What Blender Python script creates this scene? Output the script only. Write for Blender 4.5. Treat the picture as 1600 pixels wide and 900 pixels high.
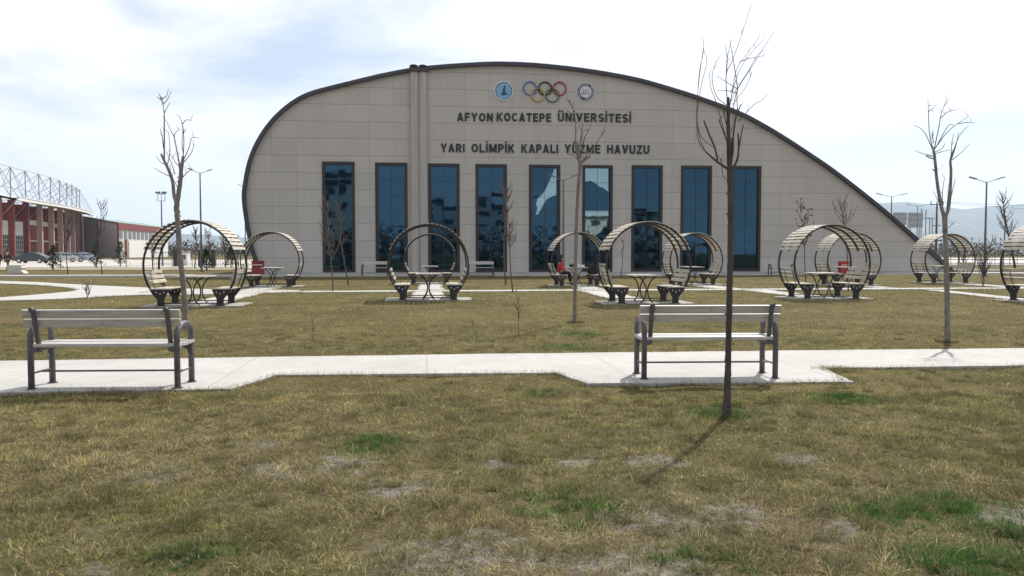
import bpy, math, random
import numpy as np
from mathutils import Vector, Matrix
from mathutils.geometry import tessellate_polygon
R = math.radians
for o in list(bpy.data.objects): bpy.data.objects.remove(o)
sc = bpy.context.scene
col = sc.collection
random.seed(7); rng = np.random.default_rng(7)

# ------------------------------------------------------------------ camera
F = 1270.0; CH = 1.5; PH = math.atan(56 / F)
cam = bpy.data.cameras.new('camera'); cam.sensor_width = 36; cam.lens = 36 * F / 1600
cam.clip_start = 0.05; cam.clip_end = 30000
co = bpy.data.objects.new('camera', cam); col.objects.link(co)
co.location = (0, 0, CH); co.rotation_euler = (R(90) - PH, 0, 0); sc.camera = co

# ------------------------------------------------------------------ light
SUN_AZ = R(26.6); SUN_EL = R(50)
w = bpy.data.worlds.new('World'); sc.world = w; w.use_nodes = True
nt = w.node_tree; nt.nodes.clear(); N = nt.nodes.new; L = nt.links.new
out = N('ShaderNodeOutputWorld')
sky = N('ShaderNodeTexSky'); sky.sky_type = 'NISHITA'; sky.sun_disc = False
sky.sun_elevation = SUN_EL; sky.sun_rotation = SUN_AZ; sky.altitude = 1000
sky.dust_density = 2.0; sky.air_density = 1.0
b1 = N('ShaderNodeBackground'); b1.inputs['Strength'].default_value = 0.11
L(sky.outputs[0], b1.inputs['Color'])
b2 = N('ShaderNodeBackground'); b2.inputs['Color'].default_value = (0.965, 0.972, 1.0, 1); b2.inputs['Strength'].default_value = 1.10
tc = N('ShaderNodeTexCoord'); mp = N('ShaderNodeMapping'); mp.inputs['Scale'].default_value = (1.4, 1.4, 4.5)
mp.inputs['Location'].default_value = (3.1, 0.4, 0.35)
n1 = N('ShaderNodeTexNoise'); n1.inputs['Scale'].default_value = 1.5; n1.inputs['Detail'].default_value = 7; n1.inputs['Roughness'].default_value = 0.52
n1.inputs['Distortion'].default_value = 0.35
rp = N('ShaderNodeValToRGB'); rp.color_ramp.elements[0].position = 0.40; rp.color_ramp.elements[1].position = 0.57
rp.color_ramp.elements[0].color = (0.30, 0.30, 0.30, 1); rp.color_ramp.elements[1].color = (0.97, 0.97, 0.97, 1)
mx = N('ShaderNodeMixShader')
L(tc.outputs['Generated'], mp.inputs[0]); L(mp.outputs[0], n1.inputs['Vector']); L(n1.outputs[0], rp.inputs[0])
sx = N('ShaderNodeSeparateXYZ'); L(tc.outputs['Generated'], sx.inputs[0])
hb_ = N('ShaderNodeMapRange'); hb_.inputs[1].default_value = 0.02; hb_.inputs[2].default_value = 0.20; hb_.inputs[3].default_value = 0.97; hb_.inputs[4].default_value = 0.0
L(sx.outputs['Z'], hb_.inputs[0])       # cloud bank low over the horizon
mxm = N('ShaderNodeMath'); mxm.operation = 'MAXIMUM'; L(rp.outputs[0], mxm.inputs[0]); L(hb_.outputs[0], mxm.inputs[1])
L(mxm.outputs[0], mx.inputs[0]); L(b1.outputs[0], mx.inputs[1]); L(b2.outputs[0], mx.inputs[2]); L(mx.outputs[0], out.inputs[0])

sd = Vector((math.sin(SUN_AZ) * math.cos(SUN_EL), math.cos(SUN_AZ) * math.cos(SUN_EL), math.sin(SUN_EL)))
sl = bpy.data.lights.new('sun', 'SUN'); sl.energy = 5.0; sl.angle = R(0.5); sl.color = (1, 0.95, 0.87)
so = bpy.data.objects.new('sun', sl); col.objects.link(so); so.rotation_euler = sd.to_track_quat('Z', 'Y').to_euler()
sc.render.engine = 'CYCLES'
sc.view_settings.view_transform = 'Standard'; sc.view_settings.look = 'None'
sc.view_settings.gamma = 1; sc.view_settings.use_curve_mapping = False
sc.view_settings.exposure = 0.07
sc.cycles.volume_bounces = 2; sc.cycles.transparent_max_bounces = 8
sc.cycles.volume_step_rate = 10

# ------------------------------------------------------------------ coordinates
TH = R(6.0); U = Vector((math.cos(TH), math.sin(TH), 0)); V = Vector((-math.sin(TH), math.cos(TH), 0))
def ray(px, py):
    dx = (px - 800) / F; dy = (450 - py) / F
    return Vector((dx, math.cos(PH) + dy * math.sin(PH), -math.sin(PH) + dy * math.cos(PH)))
def G(px, py):                       # point of the ground seen at a pixel of the photograph
    d = ray(px, py); t = -CH / d.z
    return Vector((d.x * t, d.y * t, 0))
def P(px, py, Y):
    d = ray(px, py); t = Y / d.y
    return Vector((d.x * t, Y, CH + d.z * t))
def UV(p): return (p.x * U.x + p.y * U.y, p.x * V.x + p.y * V.y)
def S(u, v, z=0): return U * u + V * v + Vector((0, 0, z))

# ------------------------------------------------------------------ numpy noise
def vnoise(x, y, seed=0):
    xi = np.floor(x).astype(np.int64); yi = np.floor(y).astype(np.int64); fx = x - xi; fy = y - yi
    fx = fx * fx * (3 - 2 * fx); fy = fy * fy * (3 - 2 * fy)
    def h(a, b):
        n = (a * 374761393 + b * 668265263 + seed * 974634777) & 0x7fffffff
        n = ((n ^ (n >> 13)) * 1274126177) & 0x7fffffff
        return ((n ^ (n >> 16)) & 0xffff) / 65535.0
    return (h(xi, yi) * (1 - fx) + h(xi + 1, yi) * fx) * (1 - fy) + (h(xi, yi + 1) * (1 - fx) + h(xi + 1, yi + 1) * fx) * fy
def fbm(x, y, seed=0, o=4):
    s = 0; a = 0.5; t = 0
    for k in range(o):
        s = s + a * vnoise(x * 2 ** k, y * 2 ** k, seed + k); t += a; a *= 0.5
    return s / t

# ------------------------------------------------------------------ materials
def mat(name, colr, rough=0.7, metal=0.0, var=0.0, scale=5.0, bump=0.0, bscale=40.0, col2=None, spec=0.5, stretch=None, detail=5):
    m = bpy.data.materials.new(name); m.use_nodes = True; t = m.node_tree; n = t.nodes; l = t.links
    b = n['Principled BSDF']; b.inputs['Roughness'].default_value = rough; b.inputs['Metallic'].default_value = metal
    b.inputs['Specular IOR Level'].default_value = spec
    b.inputs['Base Color'].default_value = (*colr, 1)
    tcn = n.new('ShaderNodeTexCoord'); mpn = n.new('ShaderNodeMapping'); l.new(tcn.outputs['Object'], mpn.inputs[0])
    if stretch: mpn.inputs['Scale'].default_value = stretch
    if var or col2:
        no = n.new('ShaderNodeTexNoise'); no.inputs['Scale'].default_value = scale; no.inputs['Detail'].default_value = detail
        no.inputs['Roughness'].default_value = 0.6
        l.new(mpn.outputs[0], no.inputs['Vector'])
        r = n.new('ShaderNodeValToRGB'); r.color_ramp.elements[0].position = 0.3; r.color_ramp.elements[1].position = 0.7
        c2 = col2 if col2 else tuple(c * (1 - var) for c in colr)
        c1 = colr if col2 else tuple(min(1, c * (1 + var)) for c in colr)
        r.color_ramp.elements[0].color = (*c1, 1); r.color_ramp.elements[1].color = (*c2, 1)
        l.new(no.outputs[0], r.inputs[0]); l.new(r.outputs[0], b.inputs['Base Color'])
    if bump:
        nb = n.new('ShaderNodeTexNoise'); nb.inputs['Scale'].default_value = bscale; nb.inputs['Detail'].default_value = 4
        l.new(mpn.outputs[0], nb.inputs['Vector'])
        bp = n.new('ShaderNodeBump'); bp.inputs['Strength'].default_value = bump; bp.inputs['Distance'].default_value = 0.02
        l.new(nb.outputs[0], bp.inputs['Height']); l.new(bp.outputs[0], b.inputs['Normal'])
    return m
M = {}
M['slat'] = mat('weathered_slat', (0.50, 0.46, 0.385), 0.6, var=0.30, scale=6, stretch=(4, 0.6, 4), bump=0.2, bscale=30)
M['slatc'] = mat('bench_board', (0.47, 0.445, 0.42), 0.5, var=0.22, scale=7, stretch=(0.4, 6, 6), bump=0.15, bscale=40)
M['iron'] = mat('dark_iron', (0.035, 0.03, 0.032), 0.5, metal=0.2, var=0.3, scale=9)
M['hole_light_lens'] = mat('hole_light_and_headlight', (0.75, 0.75, 0.75), 0.35)  # bright colour for light through the seat plate holes, also car headlights
M['bench_iron'] = mat('bench_frame_paint', (0.10, 0.09, 0.10), 0.5, var=0.25, scale=14, bump=0.2, bscale=80)
M['conc'] = mat('pale_concrete', (0.44, 0.428, 0.405), 0.85, var=0.09, scale=1.3, bump=0.35, bscale=25)
def conc_path(name, base, joint=2.4):
    m = mat(name, base, 0.9, var=0.0, bump=0.0); t = m.node_tree; n = t.nodes; l = t.links; b = n['Principled BSDF']; tcn = n['Texture Coordinate']
    mp_ = n.new('ShaderNodeMapping'); mp_.inputs['Rotation'].default_value = (0, 0, -TH0); l.new(tcn.outputs['Object'], mp_.inputs[0])
    br = n.new('ShaderNodeTexBrick'); br.offset = 0; br.inputs['Scale'].default_value = 1; br.inputs['Brick Width'].default_value = joint; br.inputs['Row Height'].default_value = 50; br.inputs['Mortar Size'].default_value = 0.007; br.inputs['Mortar Smooth'].default_value = .4
    br.inputs['Color1'].default_value = (1, 1, 1, 1); br.inputs['Color2'].default_value = (.95, .95, .94, 1); br.inputs['Mortar'].default_value = (.62, .6, .56, 1); l.new(mp_.outputs[0], br.inputs['Vector'])
    def ns(sc_, a, b2, lo, hi, d=6, st=(1, 1, 1)):
        m3 = n.new('ShaderNodeMapping'); m3.inputs['Scale'].default_value = st; l.new(mp_.outputs[0], m3.inputs[0])
        q = n.new('ShaderNodeTexNoise'); q.inputs['Scale'].default_value = sc_; q.inputs['Detail'].default_value = d; q.inputs['Roughness'].default_value = .7; l.new(m3.outputs[0], q.inputs['Vector'])
        rr_ = n.new('ShaderNodeMapRange'); rr_.inputs[1].default_value = a; rr_.inputs[2].default_value = b2; rr_.inputs[3].default_value = lo; rr_.inputs[4].default_value = hi; l.new(q.outputs[0], rr_.inputs[0]); return rr_.outputs[0]
    cur = br.outputs['Color']
    for k in (ns(.8, .35, .65, .88, 1.04), ns(5, .3, .7, .9, 1.05), ns(28, .62, .72, 1.0, .72, 3), ns(3, .3, .7, .96, 1.03, 3, (1, 14, 1))):
        mm = n.new('ShaderNodeMix'); mm.data_type = 'RGBA'; mm.blend_type = 'MULTIPLY'; mm.inputs[0].default_value = 1; l.new(cur, mm.inputs[6]); l.new(k, mm.inputs[7]); cur = mm.outputs[2]
    mm = n.new('ShaderNodeMix'); mm.data_type = 'RGBA'; mm.blend_type = 'MULTIPLY'; mm.inputs[0].default_value = 1; mm.inputs[6].default_value = (*base, 1); l.new(cur, mm.inputs[7]); l.new(mm.outputs[2], b.inputs['Base Color'])
    bp = n.new('ShaderNodeBump'); bp.inputs['Strength'].default_value = .5; bp.inputs['Distance'].default_value = .006; l.new(ns(40, 0, 1, 0, 1, 4, (1, 5, 1)), bp.inputs['Height']); l.new(bp.outputs[0], b.inputs['Normal'])
    return m
TH0 = R(6.0)
M['conc_path'] = conc_path('path_concrete', (0.47, 0.455, 0.43)); M['conc_pad'] = conc_path('pad_concrete', (0.38, 0.365, 0.335))
M['conc_grey'] = mat('grey_concrete', (0.36, 0.35, 0.34), 0.85, var=0.12, scale=2.0, bump=0.3, bscale=20)
M['kerb'] = mat('kerb_concrete', (0.5, 0.48, 0.45), 0.85, var=0.12, scale=2.0)
M['roofband'] = mat('roof_sheet', (0.045, 0.042, 0.055), 0.55, var=0.15, scale=0.6)
M['frame'] = mat('window_frame', (0.022, 0.017, 0.018), 0.45)
M['mullion'] = mat('mullion', (0.02, 0.03, 0.045), 0.4)
M['letter'] = mat('letter_black', (0.012, 0.01, 0.01), 0.45)
M['bark'] = mat('bark_grey', (0.20, 0.175, 0.155), 0.9, var=0.35, scale=18, stretch=(1, 1, 0.35), bump=0.6, bscale=60)
M['bark_dark'] = mat('bark_dark', (0.075, 0.06, 0.055), 0.9, var=0.4, scale=22, stretch=(1, 1, 0.3), bump=0.8, bscale=70)
M['twig'] = mat('twig', (0.10, 0.075, 0.06), 0.8, var=0.25, scale=10)
M['galv'] = mat('galvanised', (0.16, 0.17, 0.18), 0.45, metal=0.5, var=0.1, scale=3)
M['red'] = mat('red_paint', (0.22, 0.05, 0.05), 0.6, var=0.12, scale=1.5)
M['redbin'] = mat('red_bin', (0.50, 0.035, 0.03), 0.5, var=0.1, scale=4)
M['white'] = mat('white_paint', (0.78, 0.77, 0.75), 0.6, var=0.04, scale=1)
M['greywall'] = mat('grey_cladding', (0.47, 0.46, 0.47), 0.7, var=0.08, scale=0.3)
M['beigewall'] = mat('beige_cladding', (0.55, 0.52, 0.47), 0.7, var=0.08, scale=0.3)
M['green'] = mat('green_roof', (0.16, 0.30, 0.24), 0.5, var=0.06, scale=0.5)
M['pinkcol'] = mat('column_paint', (0.46, 0.32, 0.30), 0.6, var=0.1, scale=1)
M['steel'] = mat('truss_steel', (0.24, 0.25, 0.27), 0.5)
M['darkglass'] = mat('dark_glass', (0.03, 0.04, 0.045), 0.08, spec=0.8)
M['glassgrid'] = mat('pale_mullions', (0.55, 0.56, 0.55), 0.5)
M['tyre'] = mat('tyre', (0.02, 0.02, 0.02), 0.8)
M['rim'] = mat('rim', (0.5, 0.5, 0.52), 0.3, metal=0.8)
M['lot'] = mat('parking_paving', (0.44, 0.41, 0.36), 0.9, var=0.15, scale=0.12)
M['yellow'] = mat('dry_verge', (0.42, 0.36, 0.22), 0.95, var=0.15, scale=0.3)
M['skin'] = mat('skin', (0.50, 0.30, 0.22), 0.55)
M['hair'] = mat('hair', (0.015, 0.012, 0.012), 0.5)
M['black_cloth'] = mat('black_cloth', (0.015, 0.014, 0.016), 0.85)
M['navy_cloth'] = mat('navy_cloth', (0.02, 0.022, 0.035), 0.85)
M['olive_cloth'] = mat('khaki_trousers', (0.17, 0.14, 0.10), 0.85)
M['brown_cloth'] = mat('dark_brown_jacket', (0.05, 0.042, 0.036), 0.85)
M['red_cloth'] = mat('red_cloth', (0.55, 0.022, 0.015), 0.75, var=0.1, scale=8)
M['conifer'] = mat('conifer', (0.035, 0.055, 0.028), 0.8, var=0.4, scale=4)
M['deadleaf'] = mat('dead_leaf', (0.06, 0.045, 0.03), 0.8)
M['scrub'] = mat('distant_scrub', (0.085, 0.075, 0.065), 0.9, var=0.3, scale=0.2)
M['mount'] = mat('mountain', (0.13, 0.13, 0.12), 0.95, col2=(0.07, 0.085, 0.06), scale=0.0016, detail=8)
M['signback'] = mat('sign_back', (0.30, 0.32, 0.34), 0.5, metal=0.3, var=0.1, scale=1)

def glass_mat(name, tint, refl, seed):
    m = bpy.data.materials.new(name); m.use_nodes = True; t = m.node_tree; n = t.nodes; l = t.links
    n.clear(); o = n.new('ShaderNodeOutputMaterial')
    d = n.new('ShaderNodeBsdfDiffuse'); d.inputs['Color'].default_value = (0.006, 0.012, 0.022, 1)
    g = n.new('ShaderNodeBsdfGlossy'); g.inputs['Roughness'].default_value = 0.02; g.inputs['Color'].default_value = (*tint, 1)
    tcn = n.new('ShaderNodeTexCoord'); no = n.new('ShaderNodeTexNoise'); no.inputs['Scale'].default_value = 0.55
    no.inputs['Detail'].default_value = 2; mpn = n.new('ShaderNodeMapping'); mpn.inputs['Location'].default_value = (seed, 0, seed)
    l.new(tcn.outputs['Object'], mpn.inputs[0]); l.new(mpn.outputs[0], no.inputs['Vector'])
    bp = n.new('ShaderNodeBump'); bp.inputs['Strength'].default_value = 0.3; bp.inputs['Distance'].default_value = 0.02
    l.new(no.outputs[0], bp.inputs['Height']); l.new(bp.outputs[0], g.inputs['Normal'])
    mxs = n.new('ShaderNodeMixShader'); mxs.inputs[0].default_value = refl
    l.new(d.outputs[0], mxs.inputs[1]); l.new(g.outputs[0], mxs.inputs[2]); l.new(mxs.outputs[0], o.inputs[0])
    return m
M['glass'] = glass_mat('blue_solar_glass', (0.029, 0.070, 0.112), 0.9, 0)
M['glass_reflection'] = glass_mat('painted_reflection_glass', (0.26, 0.38, 0.42), 0.9, 3)  # paler tint that stands in for bright cloud reflections

def facade_mat():
    m = bpy.data.materials.new('cladding_panels'); m.use_nodes = True; t = m.node_tree; n = t.nodes; l = t.links
    b = n['Principled BSDF']; b.inputs['Roughness'].default_value = 0.75; b.inputs['Specular IOR Level'].default_value = 0.25
    tcn = n.new('ShaderNodeTexCoord'); sp = n.new('ShaderNodeSeparateXYZ'); l.new(tcn.outputs['Object'], sp.inputs[0])
    def math_(op, a, b_=None):
        q = n.new('ShaderNodeMath'); q.operation = op
        if hasattr(a, 'links'): l.new(a, q.inputs[0])
        else: q.inputs[0].default_value = a
        if b_ is not None:
            if hasattr(b_, 'links'): l.new(b_, q.inputs[1])
            else: q.inputs[1].default_value = b_
        return q.outputs[0]
    zz = math_('DIVIDE', sp.outputs['Z'], 1.12); xx = math_('DIVIDE', sp.outputs['X'], 1.58)
    row = math_('FLOOR', zz); colm = math_('FLOOR', xx)
    hj = math_('LESS_THAN', math_('FRACT', zz), 0.030); vj = math_('LESS_THAN', math_('FRACT', xx), 0.015)
    cb = n.new('ShaderNodeCombineXYZ'); l.new(row, cb.inputs['X']); l.new(colm, cb.inputs['Y'])
    wn = n.new('ShaderNodeTexWhiteNoise'); wn.noise_dimensions = '3D'; l.new(cb.outputs[0], wn.inputs['Vector'])
    tone = math_('ADD', math_('MULTIPLY', wn.outputs['Value'], 0.075), 0.96)
    def noi(sc_, st):
        q = n.new('ShaderNodeTexNoise'); q.inputs['Scale'].default_value = sc_; q.inputs['Detail'].default_value = 6; mpn = n.new('ShaderNodeMapping')
        mpn.inputs['Scale'].default_value = st; l.new(tcn.outputs['Object'], mpn.inputs[0]); l.new(mpn.outputs[0], q.inputs['Vector']); return q.outputs[0]
    streak = math_('ADD', math_('MULTIPLY', noi(1.0, (3.0, 1, 0.12)), 0.16), 0.92); big = math_('ADD', math_('MULTIPLY', noi(0.2, (1, 1, 1)), 0.18), 0.91)
    f = math_('MULTIPLY', math_('MULTIPLY', tone, streak), big)
    f = math_('MULTIPLY', f, math_('SUBTRACT', 1.0, math_('MULTIPLY', hj, 0.42))); f = math_('MULTIPLY', f, math_('SUBTRACT', 1.0, math_('MULTIPLY', vj, 0.22)))
    mm = n.new('ShaderNodeMix'); mm.data_type = 'RGBA'; mm.blend_type = 'MULTIPLY'; mm.inputs[0].default_value = 1; mm.inputs[6].default_value = (0.475, 0.445, 0.41, 1)
    l.new(f, mm.inputs[7]); l.new(mm.outputs[2], b.inputs['Base Color'])
    return m
M['facade'] = facade_mat()
M['pilaster'] = mat('stained_render', (0.46, 0.43, 0.395), 0.8, col2=(0.35, 0.325, 0.30), scale=2.2, stretch=(1.5, 1.5, 0.12))

def ground_mat():
    m = bpy.data.materials.new('dry_lawn_soil'); m.use_nodes = True; t = m.node_tree; n = t.nodes; l = t.links
    b = n['Principled BSDF']; b.inputs['Roughness'].default_value = 0.95; b.inputs['Specular IOR Level'].default_value = 0.1
    tcn = n.new('ShaderNodeTexCoord')
    def noise(s, d=6, r=0.6):
        q = n.new('ShaderNodeTexNoise'); q.inputs['Scale'].default_value = s; q.inputs['Detail'].default_value = d; q.inputs['Roughness'].default_value = r
        l.new(tcn.outputs['Object'], q.inputs['Vector']); return q
    def ramp(q, a, c, ca, cc):
        r = n.new('ShaderNodeValToRGB'); r.color_ramp.elements[0].position = a; r.color_ramp.elements[1].position = c
        r.color_ramp.elements[0].color = (*ca, 1); r.color_ramp.elements[1].color = (*cc, 1); l.new(q.outputs[0], r.inputs[0]); return r
    far = ramp(noise(0.35, 9, 0.75), 0.38, 0.62, (0.095, 0.085, 0.032), (0.185, 0.145, 0.062))
    fine = ramp(noise(30, 4, 0.8), 0.35, 0.65, (0.45, 0.45, 0.45), (1.35, 1.35, 1.35))
    mm = n.new('ShaderNodeMix'); mm.data_type = 'RGBA'; mm.blend_type = 'MULTIPLY'; mm.inputs[0].default_value = 0.8
    l.new(far.outputs[0], mm.inputs[6]); l.new(fine.outputs[0], mm.inputs[7])
    soil = ramp(noise(16, 9, 0.85), 0.40, 0.62, (0.08, 0.067, 0.047), (0.34, 0.31, 0.255))
    at = n.new('ShaderNodeAttribute'); at.attribute_name = 'soil'
    m2 = n.new('ShaderNodeMix'); m2.data_type = 'RGBA'
    l.new(at.outputs['Fac'], m2.inputs[0]); l.new(mm.outputs[2], m2.inputs[6]); l.new(soil.outputs[0], m2.inputs[7])
    l.new(m2.outputs[2], b.inputs['Base Color'])
    bp = n.new('ShaderNodeBump'); bp.inputs['Strength'].default_value = 1.0; bp.inputs['Distance'].default_value = 0.06
    l.new(noise(14, 6, 0.7).outputs[0], bp.inputs['Height']); l.new(bp.outputs[0], b.inputs['Normal'])
    return m
M['ground'] = ground_mat()

def grass_mat(name):
    m = bpy.data.materials.new(name); m.use_nodes = True; t = m.node_tree; n = t.nodes; l = t.links
    b = n['Principled BSDF']; b.inputs['Roughness'].default_value = 0.7; b.inputs['Specular IOR Level'].default_value = 0.15
    at = n.new('ShaderNodeAttribute'); at.attribute_name = 'Col'
    l.new(at.outputs['Color'], b.inputs['Base Color'])
    tr = n.new('ShaderNodeBsdfTranslucent'); l.new(at.outputs['Color'], tr.inputs['Color'])
    mxs = n.new('ShaderNodeMixShader'); mxs.inputs[0].default_value = 0.35
    l.new(b.outputs[0], mxs.inputs[1]); l.new(tr.outputs[0], mxs.inputs[2]); l.new(mxs.outputs[0], n['Material Output'].inputs[0])
    return m
M['grass'] = grass_mat('grass_blades')

# ------------------------------------------------------------------ mesh builder
class MB:
    def __init__(s): s.v = []; s.f = []; s.m = []
    def add(s, vs, fs, mi=0):
        k = len(s.v); s.v += [tuple(p) for p in vs]; s.f += [tuple(i + k for i in f) for f in fs]; s.m += [mi] * len(fs)
    def box(s, c, d, rz=0, mi=0):
        x, y, z = (q / 2 for q in d); ca, sa = math.cos(rz), math.sin(rz)
        vs = []
        for a, b_, c_ in ((-x, -y, -z), (x, -y, -z), (x, y, -z), (-x, y, -z), (-x, -y, z), (x, -y, z), (x, y, z), (-x, y, z)):
            vs.append((c[0] + a * ca - b_ * sa, c[1] + a * sa + b_ * ca, c[2] + c_))
        s.add(vs, [(3, 2, 1, 0), (4, 5, 6, 7), (0, 1, 5, 4), (1, 2, 6, 5), (2, 3, 7, 6), (3, 0, 4, 7)], mi); return s
    def bar(s, a, b_, w_, h_, up=(0, 0, 1), mi=0):       # box along a segment
        a = Vector(a); b_ = Vector(b_); d = (b_ - a).normalized(); up = Vector(up)
        if abs(d.dot(up)) > 0.99: up = Vector((0, 1, 0))
        sx = d.cross(up).normalized(); uz = sx.cross(d)
        vs = []
        for p in (a, b_):
            for i, j in ((-1, -1), (1, -1), (1, 1), (-1, 1)): vs.append(p + sx * (i * w_ / 2) + uz * (j * h_ / 2))
        s.add(vs, [(0, 1, 2, 3), (7, 6, 5, 4), (0, 4, 5, 1), (1, 5, 6, 2), (2, 6, 7, 3), (3, 7, 4, 0)], mi); return s
    def tube(s, pts, rad, n=8, mi=0, cap=True):
        pts = [Vector(p) for p in pts]
        if not hasattr(rad, '__len__'): rad = [rad] * len(pts)
        vs = []; prev = None
        for i, p in enumerate(pts):
            d = (pts[min(i + 1, len(pts) - 1)] - pts[max(i - 1, 0)]); d = d.normalized() if d.length > 1e-9 else Vector((0, 0, 1))
            if prev is None: a = Vector((1, 0, 0)) if abs(d.x) < 0.9 else Vector((0, 1, 0))
            else: a = prev
            a = (a - d * a.dot(d)).normalized(); prev = a; b_ = d.cross(a)
            for k in range(n):
                t = 2 * math.pi * k / n; vs.append(p + (a * math.cos(t) + b_ * math.sin(t)) * rad[i])
        fs = []
        for i in range(len(pts) - 1):
            for k in range(n): fs.append((i * n + k, i * n + (k + 1) % n, (i + 1) * n + (k + 1) % n, (i + 1) * n + k))
        if cap: fs.append(tuple(range(n))[::-1]); fs.append(tuple((len(pts) - 1) * n + k for k in range(n)))
        s.add(vs, fs, mi); return s
    def prism(s, poly, y0, y1, f=lambda x, z, y: (x, y, z), mi=0):   # poly in (x, z), extruded in y
        n = len(poly); vs = [f(p[0], p[1], y0) for p in poly] + [f(p[0], p[1], y1) for p in poly]
        tris = tessellate_polygon([[Vector((p[0], p[1], 0)) for p in poly]])
        fs = [tuple(t) for t in tris] + [tuple(i + n for i in t[::-1]) for t in tris]
        fs += [(i, (i + 1) % n, n + (i + 1) % n, n + i) for i in range(n)]
        s.add(vs, fs, mi); return s
    def ell(s, c, r, nu=12, nv=8, mi=0):
        vs = [(c[0], c[1], c[2] - r[2])]
        for j in range(1, nv):
            t = math.pi * j / nv - math.pi / 2
            for i in range(nu):
                a = 2 * math.pi * i / nu; vs.append((c[0] + r[0] * math.cos(t) * math.cos(a), c[1] + r[1] * math.cos(t) * math.sin(a), c[2] + r[2] * math.sin(t)))
        vs.append((c[0], c[1], c[2] + r[2])); fs = []
        for i in range(nu): fs.append((0, 1 + (i + 1) % nu, 1 + i)); k = 1 + (nv - 2) * nu; fs.append((k + i, k + (i + 1) % nu, len(vs) - 1))
        for j in range(nv - 2):
            for i in range(nu): a = 1 + j * nu; fs.append((a + i, a + (i + 1) % nu, a + nu + (i + 1) % nu, a + nu + i))
        s.add(vs, fs, mi); return s
    def build(s, name, mats, parent=None, smooth=False, bevel=0):
        me = bpy.data.meshes.new(name); me.from_pydata(s.v, [], s.f)
        if not isinstance(mats, (list, tuple)): mats = [mats]
        for m_ in mats: me.materials.append(m_)
        me.polygons.foreach_set('material_index', s.m)
        if smooth: me.polygons.foreach_set('use_smooth', [True] * len(me.polygons))
        me.update()
        import bmesh
        bm = bmesh.new(); bm.from_mesh(me); bmesh.ops.recalc_face_normals(bm, faces=bm.faces); bm.to_mesh(me); bm.free()
        o = bpy.data.objects.new(name, me); col.objects.link(o)
        if parent: o.parent = parent
        if bevel:
            b_ = o.modifiers.new('bevel', 'BEVEL'); b_.width = bevel; b_.segments = 2; b_.limit_method = 'ANGLE'
        return o
def tag(o, label=None, cat=None, group=None, kind=None):
    if label: o['label'] = label
    if cat: o['category'] = cat
    if group: o['group'] = group
    if kind: o['kind'] = kind
    return o
def thing(name, label, cat, loc, rz=0, group=None):
    o = bpy.data.objects.new(name, None); col.objects.link(o); o.empty_display_size = 0.2
    o.location = loc; o.rotation_euler = (0, 0, rz); return tag(o, label, cat, group)
def copy_tree(o, parent=None):
    c = o.copy(); col.objects.link(c); c.parent = parent
    for ch in list(o.children): copy_tree(ch, c)
    return c
def sheet(name, polys, z, m, kind='structure', thick=0.0):
    mb = MB()
    for poly in polys:
        tr = tessellate_polygon([[Vector((p[0], p[1], 0)) for p in poly]]); n = len(poly)
        mb.add([(p[0], p[1], z) for p in poly], [tuple(t) for t in tr])
        if thick: mb.add([(p[0], p[1], z) for p in poly] + [(p[0], p[1], z - thick) for p in poly], [(i, (i + 1) % n, n + (i + 1) % n, n + i) for i in range(n)])
    return tag(mb.build(name, m), kind=kind)

# ------------------------------------------------------------------ ground
bare_px = [(690, 862, .30), (1000, 880, .28), (530, 722, .25), (1022, 716, .20), (620, 755, .2), (900, 715, .16), (1005, 800, .22), (440, 728, .22), (770, 860, .25), (1300, 820, .14), (1250, 712, .14), (780, 720, .12), (240, 735, .2)]
green_px = [(900, 540, .55), (1320, 621, .3), (1410, 800, .3), (885, 788, .32), (835, 608, .3), (1540, 880, .4), (1590, 812, .35), (1135, 642, .32), (905, 520, .45), (1500, 790, .3), (300, 870, .22), (1100, 880, .25), (590, 690, .3), (60, 565, .4)]
bare = [(*G(a, b).to_2d(), r) for a, b, r in bare_px]; green = [(*G(a, b).to_2d(), r) for a, b, r in green_px]
def patch(x, y, L_):
    v = np.zeros_like(x)
    for a, b, r in L_:
        d = np.hypot((x - a), (y - b)) / r + 0.7 * (fbm(x * 3, y * 3, 5) - 0.5)
        v = np.maximum(v, np.clip((1.5 - d) * .95, 0, 1))
    return v
def soilmask(x, y):
    d = np.hypot(x, y)
    nf = fbm(x * 1.1 + 7, y * 1.1, 11, 5) + 0.35 * (fbm(x * 5, y * 5, 12, 3) - 0.5)
    near = np.clip((9.5 - d) / 4, 0, 1)
    return np.clip(np.maximum(patch(x, y, bare) * (.35 + 1.1 * (fbm(x * 7, y * 7, 15, 3) > .5)), np.clip((nf - 0.64) * 6, 0, 1) * near), 0, 1)
def hgt(x, y):
    d = np.hypot(x, y); return -0.006 + (fbm(x * 0.9, y * 0.9, 31, 4) - 0.55) * 0.05 * np.clip((60 - d) / 40, 0, 1) + (fbm(x * 4, y * 4, 32, 3) - 0.5) * 0.03 * np.clip((16 - d) / 6, 0, 1)

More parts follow.
